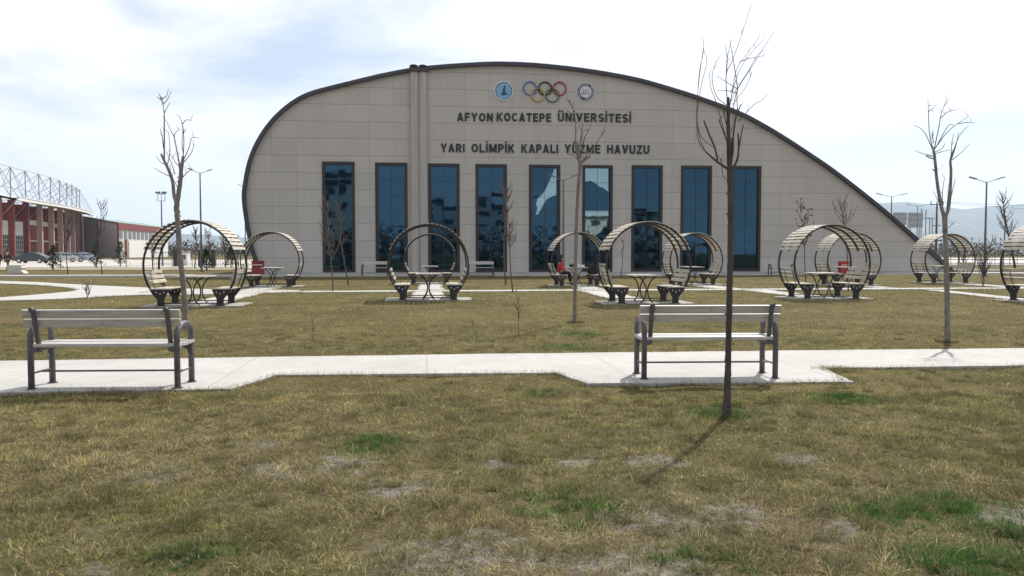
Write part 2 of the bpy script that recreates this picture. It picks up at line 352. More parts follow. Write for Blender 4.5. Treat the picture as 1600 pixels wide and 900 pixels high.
xs = np.concatenate([-np.geomspace(9000, 9, 40), np.arange(-8.9, 9, 0.075), np.geomspace(9, 9000, 40)])
ys = np.concatenate([-np.geomspace(9000, 2, 20), np.arange(-1.9, 2.6, 0.5), np.arange(2.8, 14, 0.075), np.geomspace(14, 60, 60), np.geomspace(63, 11000, 40)])
X, Y = np.meshgrid(xs, ys); x = X.ravel(); y = Y.ravel(); z = hgt(x, y) - 0.012
nx, ny = len(xs), len(ys)
me = bpy.data.meshes.new('ground'); me.vertices.add(len(x)); me.vertices.foreach_set('co', np.stack([x, y, z], 1).astype(np.float32).ravel())
i, j = np.meshgrid(np.arange(nx - 1), np.arange(ny - 1)); a = (j * nx + i).ravel()
fq = np.stack([a, a + 1, a + 1 + nx, a + nx], 1).astype(np.int32)
me.loops.add(fq.size); me.loops.foreach_set('vertex_index', fq.ravel()); me.polygons.add(len(fq))
me.polygons.foreach_set('loop_start', np.arange(0, fq.size, 4, dtype=np.int32)); me.update(calc_edges=True); me.polygons.foreach_set('use_smooth', [True] * len(fq))
at = me.attributes.new('soil', 'FLOAT', 'POINT'); at.data.foreach_set('value', (np.clip(soilmask(x, y) + np.where(y < 8, .12, 0), 0, 1)).astype(np.float32))
me.materials.append(M['ground']); g_ = bpy.data.objects.new('ground', me); col.objects.link(g_); tag(g_, kind='structure')

def in_poly(x, y, poly):
    r = np.zeros(x.shape, bool); n = len(poly)
    for k in range(n):
        x0, y0 = poly[k]; x1, y1 = poly[(k + 1) % n]
        if abs(y1 - y0) < 1e-9: continue
        c = ((y0 > y) != (y1 > y)) & (x < (x1 - x0) * (y - y0) / (y1 - y0) + x0); r ^= c
    return r
def on_paved(x, y, jit=0.0):
    xx = x + jit * (fbm(x * 4, y * 4, 3) - .5); yy = y + jit * (fbm(x * 4 + 9, y * 4, 4) - .5)
    r = np.zeros(x.shape, bool)
    for p in paved: r |= in_poly(xx, yy, p)
    return r

# ------------------------------------------------------------------ paths (photo points projected to the ground)
def gp(L_): return [tuple(G(a, b).to_2d()) for a, b in L_]
def rect(u0, u1, v0, v1): return [tuple(S(a, b).to_2d()) for a, b in ((u0, v0), (u1, v0), (u1, v1), (u0, v1))]
main_path = gp([(-500, 572), (0, 565), (400, 559), (800, 553.5), (1200, 549), (1600, 545), (2100, 540.5), (2100, 567), (1600, 572), (1288, 576.5), (1335, 598), (1100, 599.5), (918, 600.5), (868, 583.5), (430, 587.5), (362, 609), (100, 613), (-200, 618), (-500, 620)])
curve = gp([(-300, 435), (0, 439), (60, 441), (110, 444), (170, 447), (230, 449.5), (330, 452), (430, 453), (470, 453.5), (470, 456.5), (350, 459.5), (220, 461), (160, 463.5), (137, 465), (90, 467.5), (41, 469), (0, 470), (-300, 477), (-300, 471), (0, 465), (50, 461), (85, 458), (110, 455.5), (121, 452.7), (105, 449.5), (60, 445.5), (0, 443), (-300, 439)])
pads = []; paved = [main_path, curve]
perg_px = [(298, 479), (422, 448.3), (669.5, 469.5), (672, 443), (1014, 475), (904.7, 447), (1088, 445), (1301, 467.3), (1335, 446), (1485, 442.5), (1671, 473)]
centres = [G(a, b) + V * 0.65 for a, b in perg_px]
for c in centres:
    u, v = UV(c); pads.append(rect(u - 1.36, u + 1.4, v - 0.76, v + .86))
VB = UV(G(600, 455))[1]
spurs = [rect(-10.5, 26, VB - .55, VB + .6)]
def spur(ci, side=0, wdt=.55, v_to=None):
    u, v = UV(centres[ci]); v1 = v_to if v_to else VB - .55
    a, b_ = (v + .9, v1) if v1 > v else (v1, v - .82)
    spurs.append(rect(u + side - wdt, u + side + wdt, a, b_))
for k in (0, 2, 4, 7): spur(k)
for k in (1, 3, 5, 6, 8, 9): spur(k, v_to=VB + .6)
spurs.append(gp([(1440, 452.5), (1470, 452.8), (1640, 470), (1600, 471)]))
paved += pads + spurs
def rough(poly, amp, step=.12):
    o_ = []
    for k in range(len(poly)):
        a = np.array(poly[k]); b_ = np.array(poly[(k + 1) % len(poly)]); ln = float(np.hypot(*(b_ - a))); m_ = int(min(140, max(1, ln / step)))
        nn_ = np.array([-(b_ - a)[1], (b_ - a)[0]]) / max(ln, 1e-6)
        for i_ in range(m_):
            q = a + (b_ - a) * i_ / m_; f = float(fbm(np.array([q[0] * 2.5]), np.array([q[1] * 2.5]), 91, 4)[0]) - .5; q = q + nn_ * (f * amp if i_ else 0); o_.append((float(q[0]), float(q[1])))
    return o_
main_path = rough(main_path, .07); pads = [rough(p_, .16) for p_ in pads]; spurs = [rough(p_, .22, .2) for p_ in spurs]; curve = rough(curve, .12, .3)
paved = [main_path, curve] + pads + spurs
inp = on_paved(x, y); z = np.where(inp, np.minimum(z, -.02), np.minimum(z, .012)); co_ = np.stack([x, y, z], 1).astype(np.float32); g_.data.vertices.foreach_set('co', co_.ravel()); g_.data.update()
sheet('path', [main_path], 0.012, M['conc_path'], thick=0.2)
sheet('curved_path', [curve], 0.009, M['conc_path'], thick=0.2)
sheet('garden_paths', spurs, 0.005, M['conc_path'], thick=0.2)
sheet('seating_pads', pads, 0.014, M['conc_pad'], thick=0.2)
UF, VF = UV(G(800, 428.6))                 # facade plane
walk = rect(-70, 45, VF - 3.2, VF + 0.1)
sheet('building_walk', [walk], 0.05, M['conc_grey'], thick=0.2); paved.append(walk)
sheet('kerb_strip', [rect(-70, 45, VF - 3.35, VF - 3.203)], 0.09, M['kerb'], thick=0.3)
sheet('parking_lot', [[(-180, 74), (-24, 74), (-24, 160), (-180, 165)]], 0.02, M['lot'])
sheet('dry_verge', [[(-180, 69), (-24, 69), (-24, 73.6), (-180, 73.6)], [(-180, 86), (-60, 86), (-60, 92), (-180, 92)]], 0.026, M['yellow'])
sheet('road', [[(36, 92), (320, 92), (480, 210), (50, 210)]], 0.02, M['conc'])
def road_kerb(): return sheet('road_kerb', [[(-180, 73.62), (-24, 73.62), (-24, 73.9), (-180, 73.9)], [(36, 91.4), (320, 91.4), (320, 91.9), (36, 91.9)], [(34,63),(120,63),(120,64.2),(34,64.2)]], 0.12, M['kerb'], thick=.14)
road_kerb()

# ------------------------------------------------------------------ grass
def blades(name, cx, cy, h, wd, ang, lean, colr, segs=2):
    n = len(cx); z0 = hgt(cx, cy) - 0.015
    dx, dy = np.cos(ang), np.sin(ang); fa = rng.uniform(0, 2 * np.pi, n); px_, py_ = np.cos(fa), np.sin(fa)
    def pt(t, side):
        r = lean * t ** 1.6 * h; zz = z0 + h * t * (1 - 0.45 * lean * t); wv = wd * (1 - t) * .5
        return np.stack([cx + dx * r + px_ * wv * side, cy + dy * r + py_ * wv * side, zz], 1)
    if segs == 2:
        vs = np.stack([pt(0, -1), pt(0, 1), pt(.5, 1), pt(.5, -1), pt(1, 0)], 1); k = 5
        b = (np.arange(n) * 5)[:, None]
        loops = np.concatenate([b + np.array([[0, 1, 2, 3]]), b + np.array([[3, 2, 4]])], 1).ravel()
        tot = np.tile([4, 3], n)
    else:
        vs = np.stack([pt(0, -1), pt(0, 1), pt(1, 0)], 1); k = 3
        loops = (np.arange(n * 3)); tot = np.full(n, 3)
    me = bpy.data.meshes.new(name); me.vertices.add(n * k); me.vertices.foreach_set('co', vs.astype(np.float32).ravel())
    me.loops.add(len(loops)); me.loops.foreach_set('vertex_index', loops.astype(np.int32))
    me.polygons.add(len(tot)); me.polygons.foreach_set('loop_start', (np.cumsum(tot) - tot).astype(np.int32)); me.update(calc_edges=True)
    ca = me.color_attributes.new('Col', 'FLOAT_COLOR', 'POINT')
    c = np.repeat(np.concatenate([colr, np.ones((n, 1))], 1), k, 0); ca.data.foreach_set('color', c.astype(np.float32).ravel())
    me.materials.append(M['grass']); o = bpy.data.objects.new(name, me); col.objects.link(o)
    return tag(o, kind='stuff')
STRAW = np.array([.43, .345, .165]); OLIVE = np.array([.160, .162, .052]); GREEN = np.array([.045, .11, .018]); GREY = np.array([.34, .295, .18]); BROWN = np.array([.17, .12, .06])
def gcol(x, y, n):
    big = fbm(x * .5, y * .5, 21, 4); mid = fbm(x * 2.2, y * 2.2, 22, 3)
    gr = np.clip(patch(x, y, green) * 1.1, 0, 1)
    wgt = np.clip((big - .36) * 2.6, 0, 1)
    near = np.clip((8 - np.hypot(x, y)) / 4, 0, 1)
    r = rng.random(n)
    dry = np.where((r < .40 - .14 * near)[:, None], STRAW, np.where((r < .44 + .30 * near)[:, None], GREY, np.where((r < .86)[:, None], OLIVE, BROWN)))
    fresh = np.where((rng.random(n) < .72)[:, None], OLIVE, np.where((rng.random(n) < .35)[:, None], GREEN, STRAW * .8))
    pick = (rng.random(n) < (1 - wgt) * .75 + (mid - .5) * .8)[:, None]
    c = np.where(pick, fresh, dry)
    c = np.where((rng.random(n) < gr)[:, None], GREEN * 1.1, c)
    return c * np.array([1.13, 1.13, 1.22]) * rng.uniform(.4, 1.6, (n, 1)) * (1 + .06 * rng.standard_normal((n, 3)))
def scatter(n, d0, d1, spread=.70):
    # even per ground area inside the view wedge plus a margin
    d = np.sqrt(rng.uniform(d0 ** 2, d1 ** 2, n)); t = rng.uniform(-1, 1, n) * spread
    return d * t + 0, d
def tufts(name, nt_, per, d0, d1, hh, ww, rad, segs, spread=.72, jit=.25):
    tx, ty = scatter(nt_, d0, d1, spread)
    sm = soilmask(tx, ty); ok = (rng.random(nt_) > sm * .90) & ~on_paved(tx, ty, jit)
    tx, ty = tx[ok], ty[ok]; n0 = len(tx); gr = patch(tx, ty, green)
    clump = np.clip((fbm(tx * 4.2, ty * 4.2, 44, 3) - .25) * 1.9, 0, 1.3)
    th = hh * rng.uniform(.55, 1.15, n0) * (0.5 + 1.1 * clump) * (1 + .55 * gr)
    big = rng.random(n0) < .05; th = np.where(big, th * 1.7, th)
    x = np.repeat(tx, per); y = np.repeat(ty, per); n = len(x); h = np.repeat(th, per) * rng.uniform(.5, 1.25, n)
    a = rng.uniform(0, 2 * np.pi, n); r = rad * np.sqrt(rng.random(n)); x = x + r * np.cos(a); y = y + r * np.sin(a)
    lean = rng.uniform(.25, 1.5, n)
    c = gcol(np.repeat(tx, per), np.repeat(ty, per), n)
    tone = np.repeat(rng.uniform(.7, 1.3, n0) * np.clip(.25 + 1.5 * fbm(tx * 5.5, ty * 5.5 / (1 + d0 * .06), 61, 3), .35, 1.6), per)[:, None]
    return blades(name, x, y, h, ww * rng.uniform(.6, 1.4, n), a + rng.normal(0, .5, n), lean, c * tone, segs)
tufts('lawn_grass', 29000, 17, 3.0, 8.6, .046, .0036, .030, 2, .78)
tufts('lawn_grass_beyond_path', 46000, 9, 8.4, 17, .040, .0050, .045, 1, .72)
tufts('lawn_grass_among_pavilions', 52000, 6, 16.5, 34, .042, .009, .09, 1, .68, .5)
tufts('lawn_grass_by_building', 16000, 5, 33, 52, .045, .02, .2, 1, .70, .5)
def pebbles():
    n = 26000; x, y = scatter(n, 3.1, 8.6, .78); sm = soilmask(x, y); k = (sm > .25) & ~on_paved(x, y); k |= (rng.random(n) < .03) & ~on_paved(x, y); x, y = x[k], y[k]; n = len(x)
    mb = MB(); z = hgt(x, y) - .012
    for i in range(n):
        q = .003 + .011 * rng.random() ** 3; a = rng.uniform(0, 6.28, 5); a.sort(); vs = [(x[i] + q * math.cos(t) * 1.2, y[i] + q * math.sin(t), z[i] - .002) for t in a] + [(x[i] + rng.uniform(-.3, .3) * q, y[i] + rng.uniform(-.3, .3) * q, z[i] + q * rng.uniform(.5, 1.1))]
        mb.add(vs, [(0, 1, 5), (1, 2, 5), (2, 3, 5), (3, 4, 5), (4, 0, 5)])
    tag(mb.build('soil_crumbs', mat('crumbs', (.10, .085, .065), .95, col2=(.40, .37, .31), scale=9)), kind='stuff')
pebbles()
# long dead straws lying about
n = 3200; x, y = scatter(n, 3.2, 9, .75); ok = ~on_paved(x, y); x, y = x[ok], y[ok]; n = len(x)
blades('dead_straw', x, y, rng.uniform(.05, .13, n), np.full(n, .0035), rng.uniform(0, 6.28, n), rng.uniform(1.0, 1.9, n), np.tile(STRAW * 1.45, (n, 1)) * rng.uniform(.7, 1.2, (n, 1)), 2)
def tussocks(name, cs, hh, per, rad, cc):
    X_, Y_, A_ = [], [], []
    for (a, b_, r_) in cs:
        k = per; an = rng.uniform(0, 6.28, k); rr = rad * r_ * np.sqrt(rng.random(k)); X_.append(a + rr * np.cos(an)); Y_.append(b_ + rr * np.sin(an)); A_.append(an)
    X_ = np.concatenate(X_); Y_ = np.concatenate(Y_); A_ = np.concatenate(A_); n = len(X_)
    c = np.where((rng.random(n) < .5)[:, None], cc, OLIVE) * rng.uniform(.6, 1.2, (n, 1))
    return blades(name, X_, Y_, hh * rng.uniform(.5, 1.2, n), np.full(n, .0035), A_ + rng.normal(0, .4, n), rng.uniform(.4, 1.3, n), c, 2)
tus = [(*G(a, b).to_2d(), 1) for a, b in [(440, 705), (520, 740), (885, 862), (950, 850), (830, 860), (560, 690), (372, 640), (1060, 700), (1130, 745), (1015, 745), (1180, 720), (1250, 690), (1400, 695), (1330, 712), (1010, 790), (1060, 800), (1230, 745), (1370, 860), (700, 845), (740, 850), (620, 700), (680, 705), (1290, 830), (160, 860), (250, 780), (90, 720), (1530, 690), (1440, 700), (1480, 745), (330, 800), (600, 870), (480, 860), (1200, 650), (770, 640), (640, 830), (1120, 860), (1200, 880)]]
for k in range(480):
    d_ = rng.uniform(3.3, 15); t_ = rng.uniform(-.72, .72); tus.append((d_ * t_, d_, rng.uniform(.4, .95)))
tus = [q for q in tus if not on_paved(np.array([q[0]]), np.array([q[1]]))[0]]
tussocks('dry_tussocks', tus, .075, 130, .10, GREY * .75)
EX, EY = [], []
for poly in paved[:-1]:
    for k in range(len(poly)):
        a = np.array(poly[k]); b_ = np.array(poly[(k + 1) % len(poly)]); d = b_ - a; ln = float(np.hypot(*d)); mid = (a + b_) / 2; dist = max(3, min(float(np.hypot(*a)), float(np.hypot(*b_)), float(np.hypot(*mid))))
        if dist > 45: continue
        m_ = int(ln * min(560, 4200 / dist) + rng.random()); f = rng.random(m_); nn_ = np.array([-d[1], d[0]]) / max(ln, 1e-6); q = a + d * f[:, None]
        amp = (fbm(q[:, 0] * 3, q[:, 1] * 3, 77, 3) - .36) * .42; q = q + nn_ * (rng.normal(0, .02, m_) + np.where(rng.random(m_) < .5, 1, -1) * rng.random(m_) * np.clip(amp, .0, .2))[:, None]
        EX.append(q[:, 0]); EY.append(q[:, 1])
EX = np.concatenate(EX); EY = np.concatenate(EY); kk = (EY > 3) & (np.abs(EX) < EY * .8); EX, EY = EX[kk], EY[kk]; n = len(EX)
blades('path_edge_grass', EX, EY, rng.uniform(.05, .105, n) * (1 + EY * .003), .0032 + EY * .00028, rng.uniform(0, 6.28, n), rng.uniform(.3, 1.3, n), gcol(EX, EY, n) * .85, 1)
ed = [(*G(1292, 578).to_2d(), 1.3), (*G(1304, 579).to_2d(), 1.3), (*G(1318, 580).to_2d(), 1)]
tussocks('path_edge_tussock', ed, .10, 420, .13, GREY)
te = [(*(G(1135, 648).to_2d()), 1.5), (*(G(1480, 533).to_2d()), 1.2), (*(G(898, 503).to_2d()), 1.2)]
tussocks('grass_at_tree_feet', te, .09, 500, .15, GREEN * .8)

# ------------------------------------------------------------------ swimming hall
fo = S(UF, VF); fn = V
def fac(px, py):
    d = ray(px, py); o_ = Vector((0, 0, CH)); t = (fo - o_).dot(fn) / d.dot(fn); q = o_ + d * t
    return ((q - fo).dot(U), q.z)
hall = thing('swimming_hall', 'cream panelled swimming hall with a dark curved roof edge and tall blue windows', 'building', fo, TH)
outl = [(404, 428.5), (399, 412), (391, 386), (384, 350), (379, 310), (382, 280), (389, 249), (402, 219), (421, 191), (443, 169), (465.5, 153), (488, 143), (515.5, 135.5), (554, 126), (596, 116), (640.6, 107.5), (668, 104), (715.5, 100.2), (757, 98), (785, 97.5), (827, 99), (868, 102.5), (910, 107.5), (952, 114), (1000, 123.6), (1047, 137), (1091, 151), (1153, 174), (1190, 193), (1222, 212), (1262, 238), (1300, 264), (1347, 300), (1392, 337), (1435, 375), (1468, 404), (1492, 427.5)]
O = [fac(*p) for p in outl]; O[0] = (O[0][0], 0); O[-1] = (O[-1][0], 0)
def catmull(pts, k=4):
    r = []
    for i in range(len(pts) - 1):
        p0 = pts[max(i - 1, 0)]; p1 = pts[i]; p2 = pts[i + 1]; p3 = pts[min(i + 2, len(pts) - 1)]
        for s_ in range(k):
            t = s_ / k
            r.append(tuple(.5 * (2 * p1[c] + (p2[c] - p0[c]) * t + (2 * p0[c] - 5 * p1[c] + 4 * p2[c] - p3[c]) * t * t + (3 * p1[c] - p0[c] - 3 * p2[c] + p3[c]) * t ** 3) for c in range(len(p1))))
    r.append(pts[-1]); return r
O = catmull(O, 4)
def inset(pl, d):
    r = []
    for i, p in enumerate(pl):
        a = pl[max(i - 1, 0)]; b_ = pl[min(i + 1, len(pl) - 1)]; tx, tz = b_[0] - a[0], b_[1] - a[1]; q = math.hypot(tx, tz)
        r.append((p[0] + tz / q * d, p[1] - tx / q * d))
    r[0] = (r[0][0], 0); r[-1] = (r[-1][0], 0); return r
I = inset(O, .235)
wins = [(503, 554, 252.5), (586, 636.5, 254), (669, 718, 255.5), (743, 792, 256.5), (826.5, 875.5, 257.3), (910, 957.5, 258), (987, 1035.5, 258.2), (1064, 1112.5, 258.7), (1143, 1189.5, 259.3)]
WR = [];
for a, b_, t in wins: WR.append((fac(a, t)[0], fac(b_, t)[0], 0.14, fac((a + b_) / 2, t)[1]))
mb = MB()
outer = [Vector((p[0], p[1], 0)) for p in inset(O, .1)]
polys = [outer] + [[Vector((x0, z0, 0)), Vector((x1, z0, 0)), Vector((x1, z1, 0)), Vector((x0, z1, 0))] for x0, x1, z0, z1 in WR]
flat = [p for pl in polys for p in pl]
mb.add([(p.x, 0, p.y) for p in flat], [tuple(t) for t in tessellate_polygon(polys)])
for x0, x1, z0, z1 in WR:
    mb.add([(x0, 0, z0), (x1, 0, z0), (x1, 0, z1), (x0, 0, z1), (x0, .3, z0), (x1, .3, z0), (x1, .3, z1), (x0, .3, z1)], [(0, 1, 5, 4), (1, 2, 6, 5), (2, 3, 7, 6), (3, 0, 4, 7)])
wall = mb.build('wall', M['facade'], hall)
mb = MB(); n = len(O)
vs = [(p[0], -.28, p[1]) for p in O] + [(p[0], -.28, p[1]) for p in I] + [(p[0], 34, p[1]) for p in O] + [(p[0], 34, p[1]) for p in I]
fs = []
for i in range(n - 1):
    fs += [(i, i + 1, n + i + 1, n + i), (i, 2 * n + i, 2 * n + i + 1, i + 1), (n + i, n + i + 1, 3 * n + i + 1, 3 * n + i), (2 * n + i, 3 * n + i, 3 * n + i + 1, 2 * n + i + 1)]
mb.add(vs, fs)
rf = mb.build('roof', M['roofband'], hall)
mb = MB(); mb.add([(p.x, 33.5, p.y) for p in outer], [tuple(t) for t in tessellate_polygon([outer])]); mb.build('rear_wall', M['facade'], hall)
# pilaster
xa, xb = fac(641, 300)[0], fac(669, 300)[0]; zt = fac(655, 105)[1]
mb = MB(); wd = (xb - xa) / 2
mb.box(((xa + xb) / 2, -.06, zt / 2), (xb - xa - .04, .2, zt))
for k in (0, 1):
    cx = xa + wd * (k + .5); pts = [(cx + wd * .47 * math.cos(t), -.155 - .16 * math.sin(t)) for t in [math.pi * q / 10 for q in range(11)]]
    mb.add([(p[0], p[1], 0) for p in pts] + [(p[0], p[1], zt) for p in pts], [(q, q + 1, 12 + q, 11 + q) for q in range(10)] + [tuple(range(11, 22))])
pil = mb.build('pilaster', M['pilaster'], hall)
mb = MB()
for k in (0, 1): mb.ell((xa + wd * (k + .5), -.3, zt + .02), (wd * .50, .25, .09), 14, 6)
mb.box(((xa + xb) / 2, -.14, zt - .2), (xb - xa + .03, .5, .3)); mb.build('capital', M['roofband'], pil)
# windows
for wi, (x0, x1, z0, z1) in enumerate(WR):
    fw = .20; e = .004
    mb = MB()
    mb.box((x0 + fw / 2, .06, (z0 + z1) / 2), (fw, .22, z1 - z0 - e)); mb.box((x1 - fw / 2, .06, (z0 + z1) / 2), (fw, .22, z1 - z0 - e))
    mb.box(((x0 + x1) / 2, .061, z1 - fw / 2), (x1 - x0 - 2 * fw, .22, fw)); mb.box(((x0 + x1) / 2, .061, z0 + fw / 2), (x1 - x0 - 2 * fw, .22, fw))
    wf = mb.build('window', M['frame'], hall)
    gx0, gx1, gz0, gz1 = x0 + fw, x1 - fw, z0 + fw, z1 - fw
    mb = MB(); nr = 7; rr = random.Random(50 + wi)
    for c in range(2):
        for r_ in range(nr):
            a0 = gx0 + (gx1 - gx0) * c / 2; a1 = gx0 + (gx1 - gx0) * (c + 1) / 2; b0 = gz0 + (gz1 - gz0) * r_ / nr; b1 = gz0 + (gz1 - gz0) * (r_ + 1) / nr
            t1 = rr.uniform(-.002, .002); t2 = rr.uniform(-.003, .003)
            mb.add([(a0, .1 - t1 - t2, b0), (a1, .1 + t1 - t2, b0), (a1, .1 + t1 + t2, b1), (a0, .1 - t1 + t2, b1)], [(0, 1, 2, 3)])
    mb.build('glass', M['glass'], wf)
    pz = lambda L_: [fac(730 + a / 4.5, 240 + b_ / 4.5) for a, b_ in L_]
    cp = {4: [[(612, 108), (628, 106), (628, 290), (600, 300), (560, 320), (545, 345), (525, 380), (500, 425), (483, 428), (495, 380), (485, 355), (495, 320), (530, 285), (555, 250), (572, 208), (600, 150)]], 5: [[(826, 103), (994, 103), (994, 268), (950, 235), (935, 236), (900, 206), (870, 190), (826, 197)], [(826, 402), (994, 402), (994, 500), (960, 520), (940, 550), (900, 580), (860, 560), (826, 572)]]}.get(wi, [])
    for L_ in cp:  # pale polygons shaped like cloud reflections, laid over the blue panes
        q = pz(L_); q = [(min(max(a, gx0 + .01), gx1 - .01), b_) for a, b_ in q]; mb = MB(); mb.add([(a, .09, b_) for a, b_ in q], [tuple(t) for t in tessellate_polygon([[Vector((a, b_, 0)) for a, b_ in q]])]); mb.build('reflection_patch', M['glass_reflection'], wf)
    mb = MB(); xm = (gx0 + gx1) / 2
    mb.box((xm, .075, (gz0 + gz1) / 2), (.02, .02, gz1 - gz0))
    for r_ in range(1, nr): mb.box((xm, .073, gz0 + (gz1 - gz0) * r_ / nr), (gx1 - gx0, .02, .018))
    mb.build('glazing_bars', M['mullion'], wf)
mb = MB(); mb.box(((O[0][0] + O[-1][0]) / 2, -.06, .07), (O[-1][0] - O[0][0] - .8, .12, .16)); mb.build('plinth', M['conc_grey'], hall)

def text_mesh(s, offset=0.0, ext=0.03):
    cu = bpy.data.curves.new('t', 'FONT'); cu.body = s; cu.size = 1; cu.offset = offset; cu.extrude = ext; cu.resolution_u = 4; cu.space_character = 1.04
    o = bpy.data.objects.new('t', cu); col.objects.link(o); bpy.context.view_layer.update()
    me = bpy.data.meshes.new_from_object(o.evaluated_get(bpy.context.evaluated_depsgraph_get())); bpy.data.objects.remove(o); return me
T_ = .195; HT = T_ / 2
def _arc(cx, cy, rx, ry, a0, a1, n=12): return [(cx + rx * math.cos(R(a0 + (a1 - a0) * k / n)), cy + ry * math.sin(R(a0 + (a1 - a0) * k / n))) for k in range(n + 1)]
def glyph(ch):
    w_ = .66; l_, r_ = HT, w_ - HT; st_ = []
    if ch in 'Aa': w_ = .74; st_ = [[(.10, 0), (.37, 1)], [(.64, 0), (.37, 1)], [(.2, .27), (.54, .27)]]
    elif ch == 'F': w_ = .58; st_ = [[(l_, 0), (l_, 1)], [(l_, .9), (.58, .9)], [(l_, .52), (.54, .52)]]
    elif ch == 'E': w_ = .6; st_ = [[(l_, 0), (l_, 1)], [(l_, .9), (.6, .9)], [(l_, .52), (.56, .52)], [(l_, .1), (.6, .1)]]
    elif ch == 'Y': w_ = .74; st_ = [[(.10, 1), (.37, .42)], [(.64, 1), (.37, .42)], [(.37, 0), (.37, .5)]]
    elif ch == 'O': w_ = .76; st_ = [_arc(.38, .5, .28, .4, 0, 360, 28)]
    elif ch == 'C': w_ = .70; st_ = [_arc(.38, .5, .28, .4, 42, 318, 22)]
    elif ch == 'N': w_ = .70; st_ = [[(l_, 0), (l_, 1)], [(.60, 0), (.60, 1)], [(.12, .98), (.58, .02)]]
    elif ch == 'M': w_ = .86; st_ = [[(l_, 0), (l_, 1)], [(.76, 0), (.76, 1)], [(.12, .98), (.43, .12)], [(.74, .98), (.43, .12)]]
    elif ch == 'K': w_ = .72; st_ = [[(l_, 0), (l_, 1)], [(.62, 1), (.18, .46)], [(.26, .56), (.64, 0)]]
    elif ch == 'T': w_ = .64; st_ = [[(0, .9), (.64, .9)], [(.32, 0), (.32, .9)]]
    elif ch == 'P': w_ = .64; st_ = [[(l_, 0), (l_, 1)], [(l_, .9), (.34, .9)] + _arc(.34, .67, .2, .23, 90, -90, 10) + [(l_, .44)]]
    elif ch == 'R': w_ = .70; st_ = [[(l_, 0), (l_, 1)], [(l_, .9), (.36, .9)] + _arc(.36, .68, .2, .22, 90, -90, 10) + [(l_, .46)], [(.34, .48), (.60, 0)]]
    elif ch in 'UÜ': w_ = .70; st_ = [[(l_, 1), (l_, .35)] + _arc(.35, .35, .25, .25, 180, 360, 12) + [(.60, 1)]]
    elif ch in 'Iİ': w_ = .20; st_ = [[(l_, 0), (l_, 1)]]
    elif ch == 'V': w_ = .72; st_ = [[(.10, 1), (.36, .04)], [(.62, 1), (.36, .04)]]
    elif ch == 'L': w_ = .58; st_ = [[(l_, 0), (l_, 1)], [(l_, .1), (.58, .1)]]
    elif ch == 'H': w_ = .70; st_ = [[(l_, 0), (l_, 1)], [(.60, 0), (.60, 1)], [(l_, .52), (.60, .52)]]
    elif ch == 'Z': w_ = .64; st_ = [[(.03, .9), (.62, .9)], [(.0, .1), (.64, .1)], [(.52, .86), (.12, .14)]]
    elif ch == 'S': w_ = .64; st_ = [_arc(.32, .695, .21, .205, 25, 265, 14) + _arc(.32, .30, .22, .20, 90, -155, 14)[1:]]
    if ch == 'İ': st_.append([(l_, 1.12), (l_, 1.30)])
    if ch == 'Ü': st_ += [[(.2, 1.12), (.2, 1.30)], [(.5, 1.12), (.5, 1.30)]]
    return w_, st_
def word(s, xa_, xb_, yt, yb, parent):
    a0, a1 = fac(xa_, yt)[0], fac(xb_, yt)[0]; z0 = fac((xa_ + xb_) / 2, yb)[1]; z1 = fac((xa_ + xb_) / 2, yt)[1]; hh = z1 - z0
    tot = sum(glyph(c)[0] for c in s) + .16 * (len(s) - 1); sx = (a1 - a0) / tot; mb = MB(); cur = 0; lay = 0
    for ch in s:
        w_, sts = glyph(ch)
        for pts in sts:
            lay = (lay + 1) % 5; y0 = -.05 - .003 * lay; L_, R_ = [], []; closed = len(pts) > 20 and abs(pts[0][0] - pts[-1][0]) < 1e-6 and abs(pts[0][1] - pts[-1][1]) < 1e-6
            n_ = len(pts)
            for i_, p in enumerate(pts):
                pa = pts[i_ - 1] if i_ else (pts[-2] if closed else None); pb = pts[i_ + 1] if i_ < n_ - 1 else (pts[1] if closed else None)
                d1 = Vector((p[0] - pa[0], p[1] - pa[1])).normalized() if pa else None; d2 = Vector((pb[0] - p[0], pb[1] - p[1])).normalized() if pb else None
                d = (d1 + d2).normalized() if d1 and d2 else (d1 or d2); nx_, ny_ = -d.y, d.x; sc2 = HT / max(.5, (abs(d.dot(d1)) if d1 and d2 else 1))
                L_.append((p[0] + nx_ * sc2, p[1] + ny_ * sc2)); R_.append((p[0] - nx_ * sc2, p[1] - ny_ * sc2))
            f3 = lambda q, y: (a0 + (cur + q[0]) * sx, y, z0 + q[1] * hh)
            vs = [f3(q, y0) for q in L_] + [f3(q, y0) for q in R_] + [f3(q, .0) for q in L_] + [f3(q, .0) for q in R_]
            fs = []
            for k in range(n_ - 1): fs += [(k, k + 1, n_ + k + 1, n_ + k), (k, 2 * n_ + k, 2 * n_ + k + 1, k + 1), (n_ + k, n_ + k + 1, 3 * n_ + k + 1, 3 * n_ + k)]
            fs += [(0, n_, 3 * n_, 2 * n_), (n_ - 1, 3 * n_ - 1, 4 * n_ - 1, 2 * n_ - 1)]
            mb.add(vs, fs)
        cur += w_ + .16
    return mb.build('lettering', M['letter'], parent)
for s_, a, b_, yt, yb in [('AFYON', 714, 770, 176.5, 189.6), ('KOCATEPE', 776, 861, 176.7, 190), ('ÜNİVERSİTESİ', 871.5, 986, 177.2, 190.6), ('YARI', 688.5, 726, 224.5, 237.8), ('OLİMPİK', 736.5, 804, 225, 238.4), ('KAPALI', 814.5, 872, 225.5, 239), ('YÜZME', 882, 938, 226, 239.5), ('HAVUZU', 948.5, 1014.5, 226.5, 240.3)]:
    o = word(s_, a, b_, yt, yb, hall); o['label'] = 'black raised letters reading ' + s_
def cm(name, c, r=.5): return mat(name, c, r)
